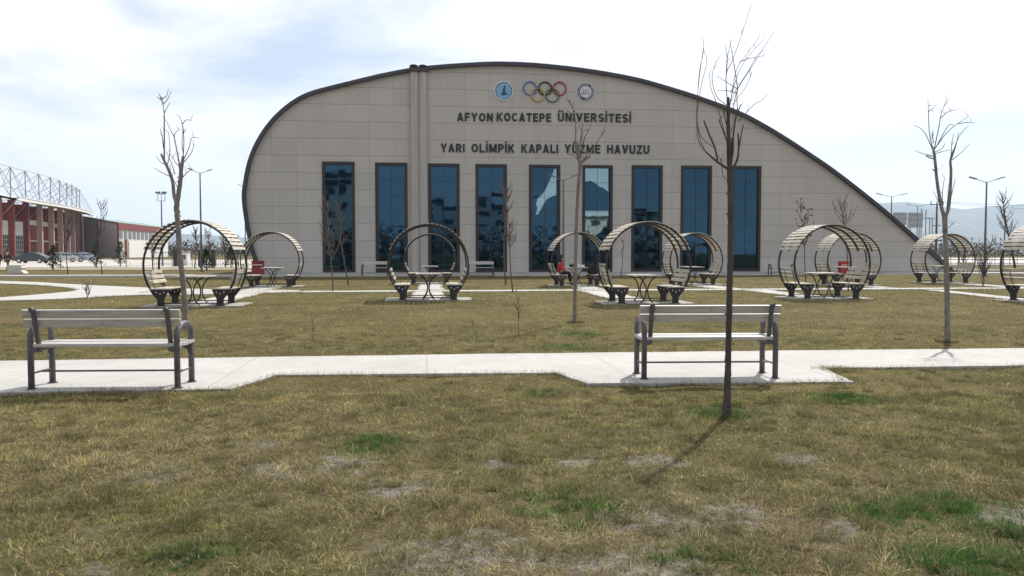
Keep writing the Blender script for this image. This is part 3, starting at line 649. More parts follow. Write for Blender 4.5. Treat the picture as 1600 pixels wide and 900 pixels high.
M['ol_blue'] = cm('ring_blue', (.07, .17, .42)); M['ol_yel'] = cm('ring_yellow', (.55, .36, .10)); M['ol_blk'] = cm('ring_black', (.012, .01, .01)); M['ol_grn'] = cm('ring_green', (.07, .17, .09)); M['ol_red'] = cm('ring_red', (.36, .02, .035))
for q, (a, b_, mm_, nm) in enumerate([(828, 138.3, 'ol_blue', 'blue'), (840.2, 148.4, 'ol_yel', 'yellow'), (851.5, 138.7, 'ol_blk', 'black'), (863, 149.3, 'ol_grn', 'green'), (874.2, 138.9, 'ol_red', 'red')]):
    cx, cz = fac(a, b_); rr = fac(a + 10, b_)[0] - cx
    pts = [(cx + rr * math.cos(t), -.06 - .004 * q - .012 * math.sin(t * 2 + 1), cz + rr * math.sin(t)) for t in [2 * math.pi * k / 40 for k in range(41)]]
    mb = MB().tube(pts, .048, 6, cap=False); o = mb.build('ring_emblem', M[mm_], hall, smooth=True); o['label'] = nm + ' interlaced ring'
def disc(mb, cx, cz, r, y, mi, r0=0, n=40, sx=1):
    if r0:
        vs = [(cx + q * math.cos(t), y, cz + q * math.sin(t)) for q in (r0, r) for t in [2 * math.pi * k / n for k in range(n)]]
        mb.add(vs, [(k, (k + 1) % n, n + (k + 1) % n, n + k) for k in range(n)], mi)
    else: mb.add([(cx + r * math.cos(2 * math.pi * k / n), y, cz + r * math.sin(2 * math.pi * k / n)) for k in range(n)], [tuple(range(n))], mi)
def ring_text(mb, s, cx, cz, r, size, y, mi):
    N_ = len(s)
    for k, ch in enumerate(s):
        if ch == ' ': continue
        me = text_mesh(ch, .02, 0.0); ang = math.pi * 1.25 - k * (math.pi * 1.75) / (N_ - 1); vs = np.array([v.co[:] for v in me.vertices]); wdt = vs[:, 0].max()
        ca, sa = math.cos(ang - math.pi / 2), math.sin(ang - math.pi / 2); out_ = []
        for v in vs:
            a_ = (v[0] - wdt / 2) * size; b2 = (v[1] - .36) * size + r; out_.append((cx + a_ * ca - b2 * sa, y, cz + a_ * sa + b2 * ca))
        mb.add(out_, [tuple(p.vertices) for p in me.polygons], mi)
M['lb'] = mat('logo_blue', (.13, .30, .52), .4, col2=(.20, .42, .66), scale=1.2); M['ink'] = cm('logo_ink', (.015, .03, .08)); M['navy'] = cm('logo_navy', (.03, .025, .12)); M['lw'] = cm('logo_white', (.62, .62, .62))
cx, cz = fac(787, 142); rr = fac(802.2, 142)[0] - cx
mb = MB(); disc(mb, cx, cz, rr, -.05, 0); disc(mb, cx, cz, rr * .90, -.056, 1); disc(mb, cx, cz, rr * .70, -.062, 0, rr * .665)
mb.add([(cx + rr * math.cos(2 * math.pi * k / 40), yy, cz + rr * math.sin(2 * math.pi * k / 40)) for yy in (-.05, 0) for k in range(40)], [(k, (k + 1) % 40, 40 + (k + 1) % 40, 40 + k) for k in range(40)], 0)
ring_text(mb, 'AFYON KOCATEPE ÜNİVERSİTESİ', cx, cz, rr * .79, rr * .22, -.066, 2)
fig = [(-.22, -.5), (-.05, -.42), (.1, -.5), (.16, -.36), (.42, -.42), (.40, -.28), (.16, -.2), (.12, .1), (.18, .3), (.14, .52), (.02, .5), (-.04, .25), (-.14, .05), (-.12, -.15), (-.24, -.3)]
tr = tessellate_polygon([[Vector((p[0], p[1], 0)) for p in fig]]); mb.add([(cx + p[0] * rr, -.07, cz + p[1] * rr) for p in fig], [tuple(t) for t in tr], 2)
o = mb.build('emblem', [M['lw'], M['lb'], M['ink']], hall); o['label'] = 'round light blue emblem with a dark standing figure'
cx, cz = fac(915, 143.8); rr = fac(929.5, 143.8)[0] - cx
mb = MB(); disc(mb, cx, cz, rr, -.05, 0); disc(mb, cx, cz, rr * .92, -.056, 1, rr * .62)
mb.add([(cx + rr * math.cos(2 * math.pi * k / 40), yy, cz + rr * math.sin(2 * math.pi * k / 40)) for yy in (-.05, 0) for k in range(40)], [(k, (k + 1) % 40, 40 + (k + 1) % 40, 40 + k) for k in range(40)], 0)
ring_text(mb, 'AFYON KOCATEPE ÜNİVERSİTESİ', cx, cz, rr * .77, rr * .24, -.062, 0)
me = text_mesh('BESYO', .015, 0); vs = np.array([v.co[:] for v in me.vertices]); sw = rr * .95 / vs[:, 0].max()
mb.add([(cx - rr * .475 + v[0] * sw, -.062, cz - rr * .28 + v[1] * sw) for v in vs], [tuple(p.vertices) for p in me.polygons], 1)
for (a, b_, c_, d_) in ((-.28, .06, .56, .05), (-.28, .06, .05, .24), (.23, .06, .05, .24), (-.06, .2, .12, .05)): mb.box((cx + (a + c_ / 2) * rr, -.06, cz + (b_ + d_ / 2) * rr), (c_ * rr, .006, d_ * rr), mi=1)
o = mb.build('emblem', [M['lw'], M['navy']], hall); o['label'] = 'round white emblem with a navy border'

# ------------------------------------------------------------------ round picnic pavilions
def make_pavilion():
    t = thing('picnic_pavilion', '', 'pavilion', (0, 0, 0), TH, 'round picnic pavilions on the lawn')
    RR, ZC, HD = 1.235, 1.10, .65
    a0 = math.asin((.2 - ZC) / RR)
    def arc(y, s0, s1, n, r=RR): return [(r * math.cos(a), y, ZC + r * math.sin(a)) for a in [s0 + (s1 - s0) * k / n for k in range(n + 1)]]
    def band(y, s0, s1, n):
        mb = MB(); vs = []; hw = .024
        for k in range(n + 1):
            a = s0 + (s1 - s0) * k / n
            for r, yy in ((RR - hw, y - hw), (RR + hw, y - hw), (RR + hw, y + hw), (RR - hw, y + hw)): vs.append((r * math.cos(a), yy, ZC + r * math.sin(a)))
        fs = []
        for k in range(n):
            for q in range(4): fs.append((4 * k + q, 4 * k + (q + 1) % 4, 4 * k + 4 + (q + 1) % 4, 4 * k + 4 + q))
        fs += [(0, 1, 2, 3), tuple(4 * n + q for q in range(4))]; mb.add(vs, fs); return mb
    for y in (-HD, HD): band(y, a0, math.pi - a0, 56).build('hoop', M['iron'], t)
    band(0, R(20), R(160), 34).build('roof_rib', M['iron'], t)
    mb = MB(); ns = 23; rr = random.Random(3)
    for k in range(ns):
        a = R(20) + (R(160) - R(20)) * (k + .5) / ns + rr.uniform(-.004, .004); c, s_ = math.cos(a), math.sin(a); r = RR + .037; e0 = rr.uniform(-.035, .035)
        p = Vector((r * c, 0, ZC + r * s_)); mb.bar(p + Vector((0, -HD - .09 + e0, 0)), p + Vector((0, HD + .09 + e0, 0)), .088, .022, up=(c + rr.uniform(-.05, .05), 0, s_ + rr.uniform(-.05, .05)))
    mb.build('roof_slats', M['slat'], t)
    for sgn in (-1, 1):
        for y in (-HD, HD):
            poly = [(.58, .455), (1.07, .455), (1.035, .37), (.955, .27), (.885, .185), (.88, .0), (.70, .0), (.70, .19), (.66, .27), (.61, .36)]
            mb = MB().prism([(sgn * p[0], p[1]) for p in poly], y - .03, y + .03)
            for bx_, bz in ((.70, .38), (.80, .34), (.90, .385)):  # bright discs stand in for light showing through round holes
                pts = [(sgn * bx_ + .018 * math.cos(q * math.pi / 4), y * 1.0, bz + .018 * math.sin(q * math.pi / 4)) for q in range(8)]
                for yy in (y - .034, y + .034): mb.add([(p[0], yy, p[2]) for p in pts], [tuple(range(8))], 1)
            mb.box((sgn * .79, y, .012), (.26, .12, .024))
            mb.build('seat_support', [M['iron'], M['hole_light_lens']], t)
        mb = MB()
        for k in range(5): mb.box((sgn * (.62 + .103 * k), 0, .472), (.085, 2 * HD + .1, .03))
        mb.build('seat', M['slat'], t)
        mb = MB()
        for k, a in enumerate((-8, -15, -22)):
            a = R(a); r = RR - .05 - .018 * k; c, s_ = math.cos(a), math.sin(a); p = Vector((sgn * r * c, 0, ZC + r * s_))
            mb.bar(p + Vector((0, -HD - .05, 0)), p + Vector((0, HD + .05, 0)), .10, .024, up=(sgn * c, 0, s_))
        mb.build('backrest', M['slat'], t)
        for y in (-.33, .33): MB().tube([(sgn * 1.03, y, .47), (sgn * 1.10, y, .62), (sgn * 1.175, y, .93)], .014, 6).build('backrest_bracket', M['iron'], t)
    mb = MB()
    for k in range(9): mb.box((-.352 + .088 * k, 0, .80), (.07, 2 * HD + .02, .032))
    mb.build('table_top', M['slat'], t)
    for y in (-.45, .45):
        mb = MB()
        for sgn in (-1, 1):
            # arcs standing back to back
            pts = []
            for k in range(17):
                z = .785 * k / 16; pts.append((sgn * (.022 + .47 - math.sqrt(.47 ** 2 - (z - .36) ** 2)), y, z))
            mb.tube(pts, .02, 6)
        mb.bar((-.34, y, .772), (.34, y, .772), .04, .022); mb.build('table_leg', M['iron'], t)
    for y in (-HD, HD): MB().bar((-.72, y, .075), (.72, y, .075), .03, .03).build('floor_rail', M['iron'], t)
    return t
proto = make_pavilion()
plabels = ['large round slatted pavilion behind the left foreground bench, nearest on the left', 'round slatted pavilion in front of the hall left corner, beside the red bin',
           'round pavilion seen straight through its hoops, with shaded slats, nearer of the two in line', 'smaller round pavilion seen through the hoops of the nearer one in line',
           'round slatted pavilion behind the left end of the right foreground bench', 'round slatted pavilion with a person in red sitting in it',
           'round slatted pavilion half hidden behind a nearer one, left of the dark foreground trunk', 'nearer round pavilion before the blank right wing, left of the pale forked tree',
           'farther round pavilion before the blank right wing, the red bin showing through it', 'round slatted pavilion by the right tip of the hall roof, below the mountains',
           'round slatted pavilion cut off by the right edge of the photo']
for k, c in enumerate(centres):
    o = proto if k == 0 else copy_tree(proto); o.location = (c.x, c.y, .014); o['label'] = plabels[k]
    o.rotation_euler = (0, 0, TH + [0, .01, 0, 0, -.02, .015, -.01, -.05, -.04, -.06, -.02][k])

# ------------------------------------------------------------------ park benches
def make_bench():
    t = thing('park_bench', '', 'bench', (0, 0, 0), 0, 'park benches')
    W = 1.56; D_ = .44
    for sgn in (-1, 1):
        x = sgn * W / 2
        pts = [(x, 0, 0), (x, 0, .50), (x, .005, .58)] + [(x, .22 - .215 * math.cos(a), .58 + .115 * math.sin(a)) for a in [math.pi * k / 10 for k in range(1, 10)]] + [(x, D_ - .005, .58), (x, D_, .50), (x, D_, 0)]
        fr = MB().tube(pts, .033, 12).build('leg_frame', M['bench_iron'], t, smooth=True)
        for y in (0, D_): MB().tube([(x, y, 0), (x, y, .012)], .052, 12).build('foot_plate', M['bench_iron'], fr)
        MB().tube([(x, 0, .17), (x, D_, .17)], .011, 8).build('side_rail', M['bench_iron'], t)
        xi = x - sgn * .075
        mb = MB(); mb.tube([(xi, .07, .41), (xi, .035, .46), (xi, -.03, .70), (xi, -.075, .86), (xi, -.09, .875)], [.020, .027, .028, .028, .030], 8); mb.tube([(xi, -.075, .872), (xi, -.125, .872)], .024, 10)
        mb.box((xi, -.052, .79), (.035, .035, .17)); mb.build('back_support', M['bench_iron'], t, smooth=False)
        mb = MB(); mb.bar((xi, 0.0, .43), (xi, D_ + .02, .44), .045, .03); mb.bar((xi, .40, .43), (xi + sgn * .07, .43, .40), .04, .05); mb.bar((xi, .01, .43), (xi + sgn * .07, .0, .42), .04, .05)
        mb.box((x, D_ - .03, .40), (.05, .03, .1)); mb.build('seat_bracket', M['bench_iron'], t)
    MB().tube([(-W / 2, .2, .17), (W / 2, .2, .17)], .011, 8).build('cross_rail', M['bench_iron'], t)
    mb = MB()
    for k in range(5): mb.box((.0, .03 + .098 * k, .475 - (.006 if k == 2 else 0)), (W + .07, .078, .038))
    mb.build('seat', M['slatc'], t, bevel=.004)
    for z, y in ((.825, -.030), (.722, -.004)):
        mb = MB()
        for q in (-.66, 0, .64): mb.tube([(q, y - .015, z), (q, y - .021, z)], .008, 8, mi=1)
        mb.bar((-W / 2 - .06, y, z), (W / 2 + .05, y, z), .034, .088, up=(0, -.27, 1)); mb.build('back_board', [M['slatc'], M['iron']], t, bevel=.004)
    return t
b0 = make_bench()
def place_bench(px, py, label, rz=0, first=False, z=.012):
    o = b0 if first else copy_tree(b0); c = G(px, py); o.location = (c.x, c.y, z); o.rotation_euler = (0, 0, TH + rz); o['label'] = label; return o
place_bench(164, 609.2, 'slatted park bench with grey tube frame at the left end of the near path', -R(3.5), first=True)
place_bench(1109, 593.3, 'slatted park bench on the near path behind the dark foreground tree trunk', -R(3.5))
for a, b_, l_ in [(586, 431.3, 'small far bench by the hall between the first and second tall windows'), (751, 431.2, 'small far bench by the hall under the fourth tall window'), (1219, 431, 'small far bench by the hall right of the last tall window')]:
    place_bench(a, b_, l_, math.pi, z=.05)

# ------------------------------------------------------------------ trees traced limb by limb (bare)
def bare_tree(name, label, base, trunk, limbs, twigs, m='bark', extra=60, seed=1, group='bare young trees on the lawn', wob=.5):
    bp = G(*base); Yb = bp.y; s = F / Yb; rr = random.Random(seed)
    trunk = [(a, b_, r_ * {5: .9, 6: .72, 8: .78}.get(seed, 1)) for a, b_, r_ in trunk]
    t = thing(name, label, 'tree', (bp.x, bp.y, 0), 0, group)
    def loc(px, py, dy=0):
        q = P(px, py, Yb + dy); return Vector((q.x - bp.x, dy, q.z))
    mb = MB()
    pts = [loc(a, b_) for a, b_, r in trunk]; rad = [r / s for a, b_, r in trunk]
    P4 = catmull([(p.x, p.y, p.z, q) for p, q in zip(pts, rad)], 4)
    P4 = catmull(P4, 3); P4 = [(p[0] + rr.gauss(0, .05) * p[3], p[1], p[2], p[3] * rr.uniform(.96, 1.05)) for p in P4]; P4[0] = (P4[0][0], P4[0][1], -.05, P4[0][3])
    for k in range(16):
        q = rr.choice(P4[4:-3]); a_ = rr.uniform(0, 6.28); v_ = Vector((math.cos(a_), math.sin(a_), .25)); q3 = Vector(q[:3]); mb.tube([q3, q3 + v_ * q[3] * 1.05, q3 + v_ * q[3] * rr.uniform(1.3, 1.7)], [q[3] * .45, q[3] * .34, q[3] * .12], 6)
    mb.tube([p[:3] for p in P4], [p[3] for p in P4], 10)
    ends = []
    def limb(L_, r0, r1, target, k=8):
        H = len(L_); dz = rr.uniform(-wob, wob) * (abs(L_[0][1] - L_[-1][1]) / s); pp = []
        for i, (a, b_) in enumerate(L_): f = i / (H - 1); pp.append(tuple(loc(a, b_, dz * f * f * .8)) + ((r0 + (r1 - r0) * f) / s,))
        C = catmull(pp, 4); target.tube([p[:3] for p in C], [max(p[3], .0012) for p in C], k); return C
    for L_, r0, r1 in limbs: ends.append(limb(L_, r0, r1, mb))
    tr_ = mb.build('trunk', M[m], t, smooth=True)
    mc = MB()
    for L_ in twigs:
        r0 = .75
        if isinstance(L_, tuple): L_, r0 = L_[0], L_[1] * .85
        ends.append(limb(L_, r0, .35, mc, 5))
    for k in range(extra):
        C = rr.choice(ends); i = rr.randrange(len(C) // 3, len(C)); p = Vector(C[i][:3]); ln = rr.uniform(.04, .17) * (F / s) / 14
        d = Vector((rr.uniform(-1, 1), rr.uniform(-1, 1), rr.uniform(.4, 1.6))).normalized(); q = p + d * ln * .5; e = q + (d + Vector((0, 0, .5))).normalized() * ln * .5
        mc.tube([p, q, e], [.45 / s, .35 / s, .22 / s], 4)
    mc.build('crown', M['twig'], t)
    return t
T = bare_tree
def z4(L_): return [(1000 + a / 3.6, b_ / 3.6) for a, b_ in L_]
def z5(L_): return [(1080 + a / 4.5, 130 + b_ / 4.5) for a, b_ in L_]
def z6(L_): return [(220 + a / 4.5, 130 + b_ / 4.5) for a, b_ in L_]
def z7(L_): return [(860 + a / 5.62, 140 + b_ / 5.62) for a, b_ in L_]
def z8(L_): return [(1340 + a / 3.46, 140 + b_ / 3.46) for a, b_ in L_]
T('bare_tree', 'dark knotty bare tree standing in front of the right foreground bench', (1135, 648),
  [(1135, 652, 9.5), (1136, 630, 6.2), (1137.5, 570, 5), (1139, 500, 4.8), (1141, 400, 4.7), (1141, 330, 4.4), (1140, 268, 4.2), (1138.5, 215, 3.2), (1137.5, 152, 2.1)],
  [(z5([(255, 600), (180, 550), (100, 480)]), 2.2, 1.3), (z5([(185, 545), (165, 450), (130, 370), (90, 265)]), 1.5, 1.2), (z5([(280, 605), (315, 560), (333, 480), (330, 350)]), 2.0, 1.2), (z5([(325, 530), (340, 430), (365, 292)]), 1.3, .9), (z5([(272, 580), (290, 480), (290, 385)]), 2.6, 2.2), (z5([(285, 520), (300, 330), (325, 180)]), 1.6, 1.1), (z5([(320, 220), (350, 150)]), 1, .8), (z5([(258, 430), (225, 340), (195, 258)]), 1, .8), (z5([(258, 330), (240, 250), (225, 170)]), 1, .8)],
  [(z5([(100, 480), (50, 400), (38, 250), (45, 100)]) + z4([(335, 400), (358, 280), (352, 205)]), .9), (z5([(100, 480), (60, 380), (42, 230)]) + z4([(345, 480), (375, 350), (358, 280)]), .8), (z5([(160, 455), (80, 390), (50, 310), (38, 200)]) + z4([(330, 470), (345, 350), (356, 270)]), .7),
   (z5([(325, 180)]) + z4([(550, 500), (610, 400), (660, 310), (705, 282)]), .8), (z4([(525, 610), (550, 500), (620, 390), (755, 175)]), .8), (z4([(500, 600), (545, 430), (600, 330), (700, 215)]), .7), (z4([(505, 600), (540, 400), (590, 320), (660, 225)]), .7), (z4([(520, 590), (600, 480), (630, 400)]), .6),
   (z4([(490, 560), (485, 420), (520, 340), (570, 200), (628, 15)]), .9), z4([(485, 420), (492, 320), (515, 220)]), z4([(487, 400), (490, 330), (480, 255)]), z4([(485, 590), (430, 540), (405, 440), (425, 348)]), z4([(490, 800), (430, 580), (400, 500), (390, 420)]), z4([(550, 685), (592, 640), (640, 590), (690, 560), (718, 530)]), z4([(550, 500), (500, 470), (430, 425)]), z4([(545, 525), (490, 510), (430, 510)]), z4([(560, 350), (610, 330), (690, 315)]), z4([(550, 500), (525, 340), (505, 230)]), z4([(490, 700), (500, 600), (545, 500)]),
   z5([(255, 685), (220, 640), (215, 520)]), z5([(280, 350), (300, 250)])], m='bark_dark', extra=40, seed=4)
# knots on the trunk belong to the traced tree's own bark; short snags
T('bare_tree', 'pale forked bare tree rising behind the right end of the left foreground bench', (289, 513),
  [(289, 515, 6.5), (289.5, 490, 5), (286, 440, 4.8), (281.5, 400, 4.6), (278, 350, 4.5), (276, 322, 4.6), (279, 303, 4), (282, 281, 3.6), (283.5, 263, 3.2), (286.5, 244, 2.4)],
  [([(275.5, 316), (272, 305), (270, 285.6), (264.5, 268), (256.7, 251), (252, 241)], 3.2, 1.8), (z6([(282, 640), (275, 590), (272, 560)]), 2.2, 1.5), (z6([(165, 550), (165, 480), (165, 300), (165, 220)]), 1.3, .9), (z6([(272, 575), (255, 480), (235, 380)]), 1.2, .8)],
  [(z6([(165, 220), (158, 160), (150, 100)]), .8), z6([(165, 210), (180, 180), (205, 135)]), z6([(155, 150), (190, 110), (215, 55)]), z6([(150, 110), (180, 90), (195, 40)]), z6([(150, 122), (110, 95)]), z6([(150, 110), (122, 70)]), (z6([(235, 380), (210, 330), (180, 265)]), .8), z6([(235, 380), (242, 350), (272, 325)]), z6([(298, 515), (303, 400), (292, 290), (270, 235), (250, 218)]), z6([(292, 290), (320, 258), (355, 263)]), z6([(300, 350), (320, 320)]), z6([(300, 540), (340, 450), (360, 385), (410, 387)]), z6([(305, 555), (355, 490), (375, 430)]), z6([(170, 570), (140, 555), (110, 515)]), z6([(205, 655), (150, 630), (95, 597)]), z6([(185, 580), (205, 480), (195, 345)]), z6([(268, 580), (245, 560), (225, 520)]), z6([(295, 660), (330, 625), (360, 600)]), z6([(265, 740), (230, 680), (205, 620)]), z6([(160, 460), (150, 370), (137, 318)]), z6([(210, 660), (205, 570)]), z6([(240, 640), (215, 560), (180, 480)]), z6([(300, 500), (290, 420), (298, 300)])], m='bark', extra=22, seed=5)
T('bare_tree', 'slender bare tree in the middle of the lawn before the sixth tall window', (898, 503),
  [(897.5, 505, 5.5), (898, 485, 4), (899, 440, 3.8), (900, 380, 3.7), (902, 320, 3.7), (905, 275, 3.6), (906.5, 257, 4.2), (906, 250, 3)],
  [(z7([(252, 640), (225, 500), (222, 300)]), 1.6, 1.0), (z7([(258, 640), (252, 560), (272, 380)]), 1.5, .9), (z7([(262, 650), (330, 595), (385, 500)]), 1.5, .9), (z7([(268, 650), (300, 600), (325, 580)]), 1.6, 1.1)],
  [(z7([(222, 300), (210, 220), (195, 160), (135, 65)]), .8), z7([(195, 160), (208, 110)]), z7([(180, 140), (165, 90)]), (z7([(272, 380), (290, 300)]), .7), (z7([(258, 610), (290, 450), (335, 355), (365, 290)]), .9), (z7([(262, 600), (300, 430), (335, 360)]), .8), z7([(245, 560), (290, 370), (330, 355)]), (z7([(385, 500), (450, 400), (490, 350)]), .8), z7([(450, 400), (458, 375)]), z7([(240, 620), (215, 585), (180, 575)]), z7([(225, 290), (265, 280)]), z7([(205, 230), (160, 195), (120, 180)]), z7([(240, 600), (215, 480), (222, 380)]), z7([(275, 640), (310, 610), (345, 600)])], m='bark', extra=22, seed=6)
T('bare_tree', 'bare tree with two upright pollarded limbs on the right of the lawn', (1480, 533),
  [(1480, 535, 7), (1480, 515, 5.2), (1480, 470, 5), (1479, 420, 4.8), (1477, 370, 4.6), (1476, 338, 5)],
  [(z8([(468, 690), (450, 620), (430, 500), (415, 350), (405, 312)]), 3.0, 1.9), (z8([(475, 690), (495, 620), (505, 450), (502, 385), (520, 325)]), 2.8, 1.5), (z8([(413, 375), (390, 368), (368, 357)]), 1.1, .9), (z8([(428, 445), (405, 432)]), 1.2, .9)],
  [(z8([(405, 315), (388, 230), (383, 120), (380, 50)]), 1), (z8([(415, 320), (440, 200), (452, 130), (480, 60)]), 1), z8([(448, 155), (490, 120), (545, 108)]), (z8([(418, 320), (480, 235), (540, 185), (600, 145)]), .9), z8([(545, 184), (590, 178), (635, 181)]), (z8([(400, 310), (355, 222), (300, 192)]), .9), z8([(415, 362), (350, 345), (310, 330)]), z8([(425, 335), (455, 320), (475, 288)]), z8([(425, 310), (490, 195), (522, 195)]), z8([(505, 385), (508, 300), (520, 238)]), z8([(510, 370), (535, 290), (545, 228)]), (z8([(520, 330), (550, 250), (600, 195)]), .9), z8([(512, 380), (560, 340), (605, 293)]), z8([(425, 345), (460, 335), (500, 325)]), z8([(458, 615), (460, 540), (470, 478)]), z8([(482, 645), (488, 580), (490, 510)]), z8([(497, 610), (515, 540), (528, 480)]), z8([(478, 750), (505, 735), (528, 710)]), z8([(385, 85), (400, 88)]), z8([(383, 125), (395, 108), (410, 120)]), z8([(455, 640), (430, 590), (415, 560)]), z8([(410, 290), (403, 220)])], m='bark', extra=22, seed=8)

def sapling(base, top, label, seed, n=26, spread=.35, r=1.6, cat='tree', group='thin young trees near the hall', name='bare_sapling', crown_from=.45, stems=1, m='twig', leaves=0):
    bp = G(*base); s = F / bp.y; rr = random.Random(seed); t = thing(name, label, cat, (bp.x, bp.y, 0), 0, group)
    q = P(top[0], top[1], bp.y); top_ = Vector((q.x - bp.x, 0, q.z)); H = top_.z
    mb = MB(); mc = MB(); lines = []
    for k in range(stems):
        off = Vector((rr.uniform(-1, 1), rr.uniform(-1, 1), 0)) * (spread * H * .5 if stems > 1 else 0)
        pts = []
        for i in range(9):
            f = i / 8; pts.append(top_ * f + off * f + Vector((math.sin(f * 5 + seed) * .015 * H, math.cos(f * 4 + seed) * .015 * H, 0)))
        pts[0].z = -.03; mb.tube(pts, [(.7 * r * (1 - .75 * i / 8)) / s for i in range(9)], 6); lines.append(pts)
    for k in range(n):
        pts = rr.choice(lines); f = crown_from + (1 - crown_from) * rr.random() ** 1.1; i = min(7, int(f * 8)); p = pts[i].lerp(pts[i + 1], f * 8 - i)
        a = rr.uniform(0, 6.28); ln = H * spread * rr.uniform(.35, 1) * (1.25 - f * .6); d = Vector((math.cos(a) * .5, math.sin(a) * .5, 1)).normalized()
        q1 = p + d * ln * .5 + Vector((math.cos(a), math.sin(a), 0)) * ln * .12; q2 = q1 + (d + Vector((0, 0, .4))).normalized() * ln * .5
        mc.tube([p, q1, q2], [.55 / s, .4 / s, .25 / s], 4)
        for j in range(2):
            pp = q1 if j else p.lerp(q1, .6); dd = Vector((rr.uniform(-1, 1), rr.uniform(-1, 1), 1)).normalized(); mc.tube([pp, pp + dd * ln * .3], [.35 / s, .2 / s], 4)
        if k < leaves:
            for j in range(3):
                c = q2 + Vector((rr.uniform(-.1, .1), rr.uniform(-.1, .1), rr.uniform(-.15, .1))); z_ = rr.uniform(.03, .06)
                mc.add([c + Vector((rr.uniform(-1, 1), rr.uniform(-1, 1), rr.uniform(-1, 1))) * z_ * 1.6 for _ in range(4)], [(0, 1, 2), (0, 2, 3)], 1)
    mb.build('trunk', M[m], t, smooth=True); mc.build('crown', [M['twig'], M['deadleaf']], t); return t
sapling((518, 455), (514, 318), 'thin bare sapling before the first tall window, left of its neighbour', 1, 34, .30, 1.8, crown_from=.35)
sapling((543, 445), (528, 322), 'thin leaning bare sapling before the right frame of the first tall window', 2, 24, .25, 1.6)
sapling((790, 445), (788, 300), 'straight bare sapling before the right side of the fourth tall window', 3, 34, .26, 1.7)
sapling((803, 455), (789, 310), 'thin leaning bare sapling just right of the fourth tall window', 4, 22, .22, 1.5)
sapling((1261, 440), (1250, 322), 'sapling with dead leaves clinging above the right pavilions', 5, 22, .28, 1.3, leaves=20)
sapling((1327, 455), (1314, 309), 'sapling of fanned upright twigs above the pavilion roofs at right', 6, 16, .33, 1.5, crown_from=.6)
sapling((969, 433), (977, 362), 'very thin sapling against the wall between windows six and seven', 7, 6, .2, 1.0)
sapling((1585, 425), (1566, 302), 'dark bare tree leaning left by the right edge of the photo', 8, 40, .30, 3.0, crown_from=.4, m='bark_dark')
sapling((160, 429), (155, 320), 'thin bare sapling in front of the grey hall corner at left', 9, 18, .3, 1.3)
sapling((1536, 447), (1536, 378), 'many stemmed bare shrub right of the far right pavilion', 10, 46, .42, .6, cat='shrub', name='bare_shrub', crown_from=.15, stems=7, group='bare shrubs')
sapling((812, 524), (806, 455), 'tiny bare seedling in the lawn middle', 11, 12, .25, .8, group='seedlings in the lawn', crown_from=.3)
sapling((488, 532), (487, 490), 'tiny dry seedling in the lawn left of centre', 12, 6, .2, .7, group='seedlings in the lawn', crown_from=.3)
sapling((745, 531), (738, 500), 'tiny dry seedling left of the lawn middle one', 13, 5, .2, .6, group='seedlings in the lawn', crown_from=.3)
sapling((136, 465), (140, 440), 'low fan of dry stems at the edge of the curved path', 14, 14, .7, .6, cat='shrub', name='bare_shrub', crown_from=.05, stems=4, group='bare shrubs')
for k, (a, b_, a2, b2) in enumerate([(305, 420, 306, 360), (327, 419, 326, 362), (352, 418, 349, 366), (372, 417, 370, 372), (106, 428, 104, 345), (240, 424, 238, 380), (1506, 437, 1506, 385)]):
    sapling((a, b_), (a2, b2), ['bare sapling beyond the large left pavilion, left of the lamp post', 'bare sapling beyond the large left pavilion, right of the lamp post', 'bare sapling beyond the large left pavilion near its right hoop', 'bare sapling seen right beside the left corner of the hall', 'bare sapling before the red stadium wall', 'bare sapling before the low white building', 'bare sapling beyond the far right pavilion'][k], 30 + k, 22, .35, 1.3, group='far young trees')
# stake beside the dark right tree
p = G(1567, 424); o = MB().tube([(0, 0, 0), (0.1, 0, 4.3)], .045, 6).build('tree_stake', M['bark_dark']); o.location = p; tag(o, 'thin dark stake leaning beside the bare tree at the right edge', 'stake')

# ------------------------------------------------------------------ conifers
def conifer(px, py, top, label, seed, spiral):
    bp = G(px, py); H = P(px, top, bp.y).z; rr = random.Random(seed); t = thing('spiral_conifer', label, 'tree', (bp.x, bp.y, 0), 0, 'clipped conifers by the car park')
    MB().tube([(0, 0, 0), (0, 0, H * .9)], [.07, .03], 8).build('trunk', M['bark'], t)
    mb = MB()
    for k in range(900):
        f = rr.random() ** .9; a = rr.uniform(0, 6.28); prof = (1 - f) * .42 + .12
        sp = .6 + .45 * math.cos(a - f * 15) if spiral else .85 + .15 * math.sin(f * 14)
        r = H * prof * sp * .85 * rr.uniform(.75, 1.05) * .8; c = Vector((r * math.cos(a), r * math.sin(a), .12 * H + f * H * .86)); z_ = .10
        mb.add([c + Vector((rr.uniform(-1, 1), rr.uniform(-1, 1), rr.uniform(-1, 1))) * z_ for _ in range(3)], [(0, 1, 2)])
    mb.build('crown', M['conifer'], t)
conifer(83, 422, 383, 'dark clipped conifer beside the parked cars', 1, True)
conifer(151, 419, 379, 'dark spiral conifer before the grey hall wall', 2, True)
conifer(188, 417, 377, 'dark spiral conifer before the red corner of the low building', 3, True)
conifer(361, 418, 386, 'small dark conifer beyond the large left pavilion', 4, False)
conifer(323, 423, 389, 'small dark conifer beside the left lamp post', 5, False)

